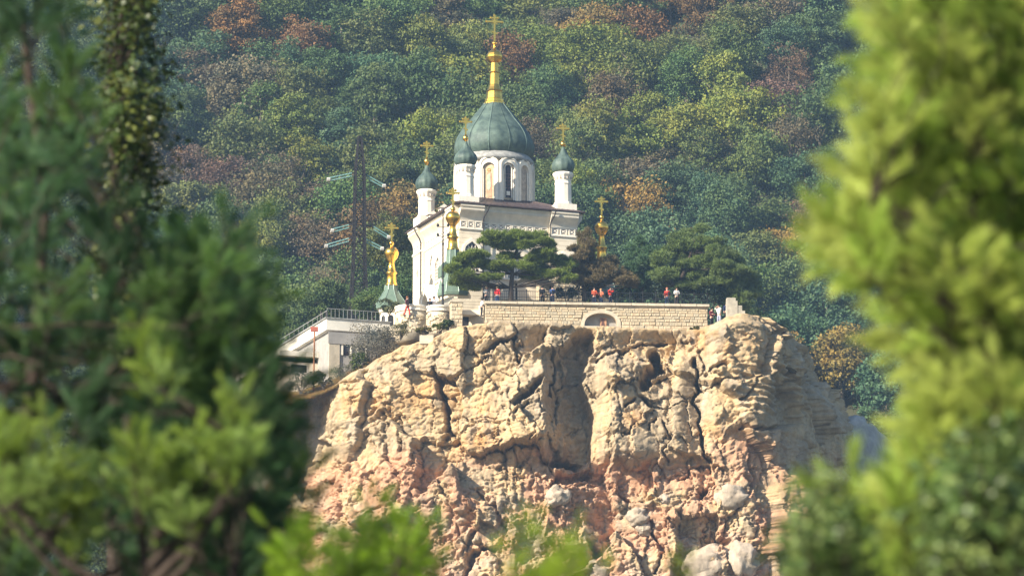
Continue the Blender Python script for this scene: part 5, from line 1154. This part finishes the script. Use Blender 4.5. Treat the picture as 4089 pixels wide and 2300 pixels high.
# dry grass on the slope
gn = 14000; rg_ = np.random.default_rng(8)
xa = rg_.uniform(-21.5, -5.5, gn); ya = 385.8 + rg_.random(gn) ** 1.4 * 4.6
za = np.array([plateau_z(a, b_) for a, b_ in zip(xa, ya)])
P_ = np.stack([xa, ya, za - .02], 1); V_, F_ = tuft_cloud(P_, np.tile([[0, 0, 1.6]], (gn, 1)), .3, 5, .012, 6)
go_ = link("dry_grass", npmesh("dry_grass", V_, F_, M_GRASS)); go_["kind"] = "stuff"

# ================================================================== FOREGROUND PINES
def shoot_arrays(rg_, base, d, L, nneedle, nl, wd):
    d = d / np.linalg.norm(d); t = rg_.random(nneedle) ** .75
    p = base[None] + d[None] * (t * L)[:, None]
    a = np.cross(d, rg_.normal(size=(nneedle, 3))); a /= np.linalg.norm(a, axis=1)[:, None]
    op = rg_.uniform(.25, .9, nneedle)[:, None] * (1.15 - .5 * t[:, None])
    nd_ = d[None] * 1.0 + a * op; nd_ /= np.linalg.norm(nd_, axis=1)[:, None]
    s_ = np.cross(nd_, rg_.normal(size=(nneedle, 3))); s_ /= np.linalg.norm(s_, axis=1)[:, None]
    l_ = nl * rg_.uniform(.75, 1.15, nneedle)[:, None]
    bend = p + nd_ * l_ * .55 + d[None] * l_ * .04
    V_ = np.stack([p - s_ * wd, p + s_ * wd, bend + s_ * wd * .9, bend - s_ * wd * .9, p + nd_ * l_ * .97 + d[None] * l_ * .12], 1)
    return V_
def spray_mesh(seed, nshoot=14, L=.15, nneedle=120, nl=.10, wd=.0010):
    """a branchlet along +Z carrying needle shoots"""
    rg_ = np.random.default_rng(seed); VV = []; stem = MB()
    ax = [np.array([0, 0, -.04]), np.array([rg_.uniform(-.02, .02), rg_.uniform(-.02, .02), .16]), np.array([rg_.uniform(-.03, .03), rg_.uniform(-.03, .03), .42])]
    stem.tube([Vector(a) for a in ax], [.006, .004, .003], 5)
    VV.append(shoot_arrays(rg_, ax[1], ax[2] - ax[1] + np.array([0, 0, .05]), L * 1.2, nneedle, nl, wd))
    for k in range(nshoot - 1):
        t = rg_.uniform(.1, .95); b_ = ax[0] * (1 - t) + ax[2] * t; a = rg_.uniform(0, 6.28); d = np.array([math.cos(a) * .8, math.sin(a) * .8, rg_.uniform(.35, 1.2)])
        L_ = L * rg_.uniform(.6, 1.1); e_ = b_ + d / np.linalg.norm(d) * rg_.uniform(.05, .16)
        stem.tube([Vector(b_), Vector(e_), Vector(e_ + d / np.linalg.norm(d) * L_)], [.004, .003, .002], 4)
        VV.append(shoot_arrays(rg_, e_ * .6 + b_ * .4, d, L_ + .03, nneedle, nl, wd))
    V_ = np.concatenate(VV).reshape(-1, 3); n = len(V_) // 5; i5 = np.arange(n)[:, None] * 5
    tri = np.concatenate([i5 + np.array([[0, 1, 2]]), i5 + np.array([[0, 2, 3]]), i5 + np.array([[3, 2, 4]])])
    sv = np.array(stem.v); sf_ = []
    for f in stem.f:
        for j in range(1, len(f) - 1): sf_.append((f[0], f[j], f[j + 1]))
    sf_ = np.array(sf_) + len(V_)
    me = npmesh("needle_spray", np.concatenate([V_, sv]), np.concatenate([tri, sf_]), M_NEEDLE); me.materials.append(M_BARK)
    mi = np.zeros(len(tri) + len(sf_), dtype=np.int32); mi[len(tri):] = 1; me.polygons.foreach_set("material_index", mi); return me
SPR = [spray_mesh(300 + k) for k in range(9)]
def leafy_mesh(seed, n=34, size=.06):
    rg_ = np.random.default_rng(seed); m = MB(); V = []; Fc = []
    m.tube([(0, 0, -.05), (.02, .01, .15), (0, .03, .34)], [.005, .004, .002], 5)
    for k in range(n):
        t = rg_.uniform(0, 1); a = rg_.uniform(0, 6.28); b_ = Vector((.02 * t, .02 * t, .34 * t)) + Vector((math.cos(a), math.sin(a), .4)) * rg_.uniform(.02, .13)
        d = Vector((math.cos(a), math.sin(a), rg_.uniform(-.5, .8))).normalized(); nrm = (Vector((0, 0, 1)) + Vector(rg_.normal(size=3)) * .6).normalized(); s_ = d.cross(nrm).normalized(); nn = s_.cross(d); L = size * rg_.uniform(.7, 1.3)
        i = len(V)
        for (u_, w_) in ((0, 0), (.22, .26), (.38, .20), (.55, .34), (.75, .22), (1, 0), (.75, -.22), (.55, -.34), (.38, -.20), (.22, -.26)):
            V.append(b_ + d * u_ * L + s_ * w_ * L + nn * abs(w_) * L * .35)
        Fc += [(i, i + 1, i + 2), (i, i + 2, i + 8), (i, i + 8, i + 9), (i + 2, i + 3, i + 7), (i + 2, i + 7, i + 8), (i + 3, i + 4, i + 6), (i + 3, i + 6, i + 7), (i + 4, i + 5, i + 6)]
    b0_ = len(V); V += [Vector(v) for v in m.v]; nl = len(Fc)
    for f in m.f:
        for j in range(1, len(f) - 1): Fc.append((b0_ + f[0], b0_ + f[j], b0_ + f[j + 1]))
    me = npmesh("leaf_spray", np.array([tuple(v) for v in V]), np.array(Fc), M_OAK); me.materials.append(M_BARK)
    mi = np.zeros(len(Fc), dtype=np.int32); mi[nl:] = 1; me.polygons.foreach_set("material_index", mi); return me
LFS = [leafy_mesh(400 + k) for k in range(6)]
def quat_to(d, roll):
    return Vector(d).normalized().to_track_quat('Z', 'Y').to_matrix().to_4x4() @ Matrix.Rotation(roll, 4, 'Z')
def front_tree(name, label, cat, trunk_px, Y, polys, n, col, seed, meshes, partname, scale=(.85, 1.25), dep=1.6, updir=(0, 0, 1), spread=.6, colvar=.18, col2=None, extra=0, trunk_r=.14, zbase=None, limbs=7):
    """polys: list of (polygon in photo px, weight); sprays fill them over the depth range Y +- dep"""
    rr = random.Random(seed)
    xb = at(trunk_px, 1150, Y).x; zb = float(terr(np.array([xb]), np.array([Y]))[0])
    base = Vector((xb, Y, zb)); o = empty(name, base, label, cat)
    ztop = z_at(Y, min(p_[1] for pl, _ in polys for p_ in pl) + 60)
    pts = [Vector((rr.uniform(-.15, .15) * (k > 0), rr.uniform(-.1, .1), -.3 + (ztop - zb) * k / 8)) for k in range(9)]
    MB().tube(pts, [trunk_r * (1 - .75 * k / 8) for k in range(9)], 10).build("trunk", M_BARK, o)
    # sample spray positions
    pos = []
    tot = sum(w_ for _, w_ in polys)
    for poly, w_ in polys:
        xs = [p[0] for p in poly]; ys = [p[1] for p in poly]; k = int(n * w_ / tot); t = 0
        while k > 0 and t < 20000:
            t += 1; x = rr.uniform(min(xs), max(xs)); y = rr.uniform(min(ys), max(ys))
            if inpoly(x, y, poly): pos.append(at(x, y, Y + rr.uniform(-dep, dep)) - base); k -= 1
    # limbs toward clusters
    hubs = rr.sample(pos, min(limbs, len(pos))); nodes = []
    for h_ in hubs:
        h2 = h_ + Vector((0, 0, -.12)); z0_ = max(.5, min(h2.z - .35 * abs(h2.x) - .4, ztop - zb)); s_ = Vector((0, 0, z0_)); m1 = s_.lerp(h2, .5) + Vector((0, 0, -.08))
        MB().tube([s_, s_.lerp(m1, .5) + Vector((0, 0, .02)), m1, h2], [.035, .028, .02, .009], 6).build("branch", M_BARK, o)
        nodes += [s_.lerp(m1, t) for t in (.3, .6, 1)] + [m1.lerp(h2, t) for t in (.35, .7, 1)]
    tw = MB()
    for p in pos:
        nb = min(nodes, key=lambda q: (q - p).length + max(0, q.z - p.z) * 1.5)
        outv = (p - nb); out_ = outv.normalized() if outv.length > 1e-3 else Vector((0, 0, 1))
        d = Vector(updir) + out_ * spread + Vector((rr.gauss(0, .28), rr.gauss(0, .28), rr.gauss(0, .2)))
        k_ = rr.uniform(*scale)
        s_ = link(partname, rr.choice(meshes), o); s_.matrix_local = Matrix.Translation(p - d.normalized() * .15) @ quat_to(d, rr.uniform(0, 6.28)) @ Matrix.Scale(k_, 4)
        c = col if col2 is None or rr.random() < .6 else col2; v_ = 1 + rr.uniform(-colvar, colvar); s_.color = (c[0] * v_, c[1] * v_, c[2] * v_, 1)
        if outv.length > .02: tw.tube([nb, nb.lerp(p, .55) + Vector((0, 0, -.05)), p - d.normalized() * .17], [.010, .007, .005], 4)
    if tw.v: tw.build("twigs", M_BARK, o)
    return o
GL = (.062, .140, .055); GB = (.30, .47, .03); GY = (.30, .42, .11)
front_tree("pine_tree", "large blurred dark green pine filling the left side of the picture", "pine", 120, 26.0,
           [([(-250, -200), (180, -200), (300, 100), (330, 500), (430, 860), (600, 1090), (750, 1100), (800, 2450), (-250, 2450)], 1.0),
            ([(560, 1080), (700, 1060), (900, 1060), (960, 1010), (1020, 1100), (1000, 1280), (980, 1400), (1040, 1540), (1130, 1640), (1160, 1800), (1200, 1920), (1200, 2050), (1130, 2200), (1050, 2450), (560, 2450)], 1.05)],
           300, GL, 21, SPR, "needle_spray", (.72, 1.05), 1.6, (0.15, 0, 1.0), .5, .25, (.105, .20, .05), trunk_r=.09, limbs=12)
front_tree("young_pine", "smaller pine with sunlit yellow-green shoots at the lower left", "pine", 620, 22.5,
           [([(-60, 1760), (60, 1700), (130, 1680), (250, 1780), (260, 1960), (180, 2060), (-60, 2080)], .32), ([(530, 1800), (640, 1760), (700, 1760), (740, 1850), (820, 1780), (880, 1720), (950, 1650), (1030, 1640), (1000, 1750), (900, 1900), (820, 2000), (840, 2150), (700, 2140), (560, 2000)], .5),
            ([(200, 2000), (450, 1950), (520, 2100), (380, 2200), (250, 2150)], .12), ([(560, 1380), (640, 1380), (660, 1620), (570, 1640)], .06)],
           70, GY, 31, SPR, "needle_spray", (.42, .62), .3, (0.15, -.2, 1.0), .6, .2, (.24, .34, .05), trunk_r=.07, limbs=8)
front_tree("pine_sapling", "bright green pine tips at the bottom edge between the dark pine and the rock face", "pine", 1400, 22.0,
           [([(1090, 2130), (1180, 2120), (1300, 2180), (1330, 2400), (1050, 2400)], .3), ([(1330, 2400), (1330, 2100), (1400, 2030), (1520, 2000), (1560, 2080), (1640, 2120), (1740, 2160), (1740, 2400)], .7)],
           36, GB, 41, SPR, "needle_spray", (.42, .66), .4, (0, 0, 1.0), .22, .2, (.15, .26, .02), trunk_r=.04, limbs=6)
front_tree("slender_pine_sapling", "soft out-of-focus pine tips at the bottom centre in front of the rock face", "pine", 2180, 14.5,
           [([(2010, 2400), (2020, 2180), (2080, 1980), (2140, 1960), (2190, 2120), (2330, 2130), (2370, 2240), (2360, 2400)], 1.0)],
           17, (.30, .42, .03), 51, SPR, "needle_spray", (.24, .38), .25, (0, 0, 1.0), .1, .15, None, trunk_r=.02, limbs=4)
front_tree("bright_pine", "tall sunlit yellow-green pine filling the right side of the picture", "pine", 4150, 19.5,
           [([(3560, -100), (3520, 100), (3500, 330), (3480, 600), (3470, 820), (3440, 940), (3440, 1080), (3620, 1240), (3680, 1450), (3680, 1640), (3720, 1800), (3900, 1900), (4250, 2000), (4250, -100)], .93),
            ([(3440, 1980), (3760, 1900), (3800, 2450), (3420, 2450)], .16), ([(3400, 1020), (3500, 960), (3520, 1100), (3440, 1120)], .03)],
           300, (.38, .52, .09), 61, SPR, "needle_spray", (.62, .9), 1.2, (-.35, -.1, .8), .6, .2, (.48, .56, .13), trunk_r=.12, limbs=14)
front_tree("oak_shrub", "leafy broadleaf shrub in the lower right corner before the bright pine", "shrub", 3900, 17.2,
           [([(3800, 1980), (3900, 1880), (4000, 1820), (4150, 1800), (4150, 2400), (3760, 2400), (3740, 2150)], .66), ([(3180, 2400), (3170, 2260), (3230, 2120), (3300, 2020), (3340, 1990), (3380, 2100), (3420, 2250), (3450, 2400)], .34)],
           150, (.085, .135, .035), 71, LFS, "leaf_spray", (.7, .95), .5, (0, -.1, .9), .5, .4, (.24, .30, .10), trunk_r=.05, limbs=12)
front_tree("thin_leafy_twig", "single thin twig with yellow-green leaves poking up at the bottom right of centre", "shrub", 2730, 27.0,
           [([(2700, 2200), (2740, 2190), (2760, 2400), (2690, 2400)], 1.0)], 6, (.14, .17, .02), 73, LFS, "leaf_spray", (.45, .6), .1, (0, 0, 1), .1, .2, None, trunk_r=.008, limbs=2)
# ivy-covered column of leaves behind the left pine
front_tree("ivy_clad_cypress", "tall narrow leafy column with a straight right edge behind the dark pine", "tree", 500, 44.0,
           [([(430, -150), (590, -150), (600, 250), (606, 600), (600, 1100), (590, 1500), (430, 1500)], 1.0)], 200, (.055, .085, .018), 81, LFS, "leaf_spray", (1.0, 1.5), .5, (0.0, -.2, .6), .7, .3, (.13, .15, .03), trunk_r=.16, limbs=10)
# unseen broadleaf tree added left of the view to shade the left pine
for (x_, y_, s_, lab) in ((-9.8, 25.0, .85, "large dark tree added out of view at left to shade the left pine"),):
    z_ = float(terr(np.array([x_]), np.array([y_]))[0]); add_tree((x_, y_, z_ + 4.6), s_, PAL['dark green'], lab, None, seed=77)

# ================================================================== HAZE
hz_m = bpy.data.materials.new("air"); hz_m.use_nodes = True; nt = hz_m.node_tree; nt.nodes.clear()
vo = nt.nodes.new("ShaderNodeVolumePrincipled"); vo.inputs["Color"].default_value = (.42, .66, 1.0, 1); vo.inputs["Density"].default_value = 0.00016; vo.inputs["Anisotropy"].default_value = 0.0
ou = nt.nodes.new("ShaderNodeOutputMaterial"); nt.links.new(vo.outputs[0], ou.inputs["Volume"])
zlow = float(GZ.min()) - 1; ztop_ = float(GZ.max()) + 16
hzo = MB().box(-425, 425, -85, 1005, zlow, ztop_).build("haze", hz_m); hzo["kind"] = "stuff"
print("triangles", sum(len(m.loop_triangles) if m.loop_triangles else sum(len(p.vertices) - 2 for p in m.polygons) if len(m.polygons) < 5000 else 2 * len(m.polygons) for m in bpy.data.meshes))
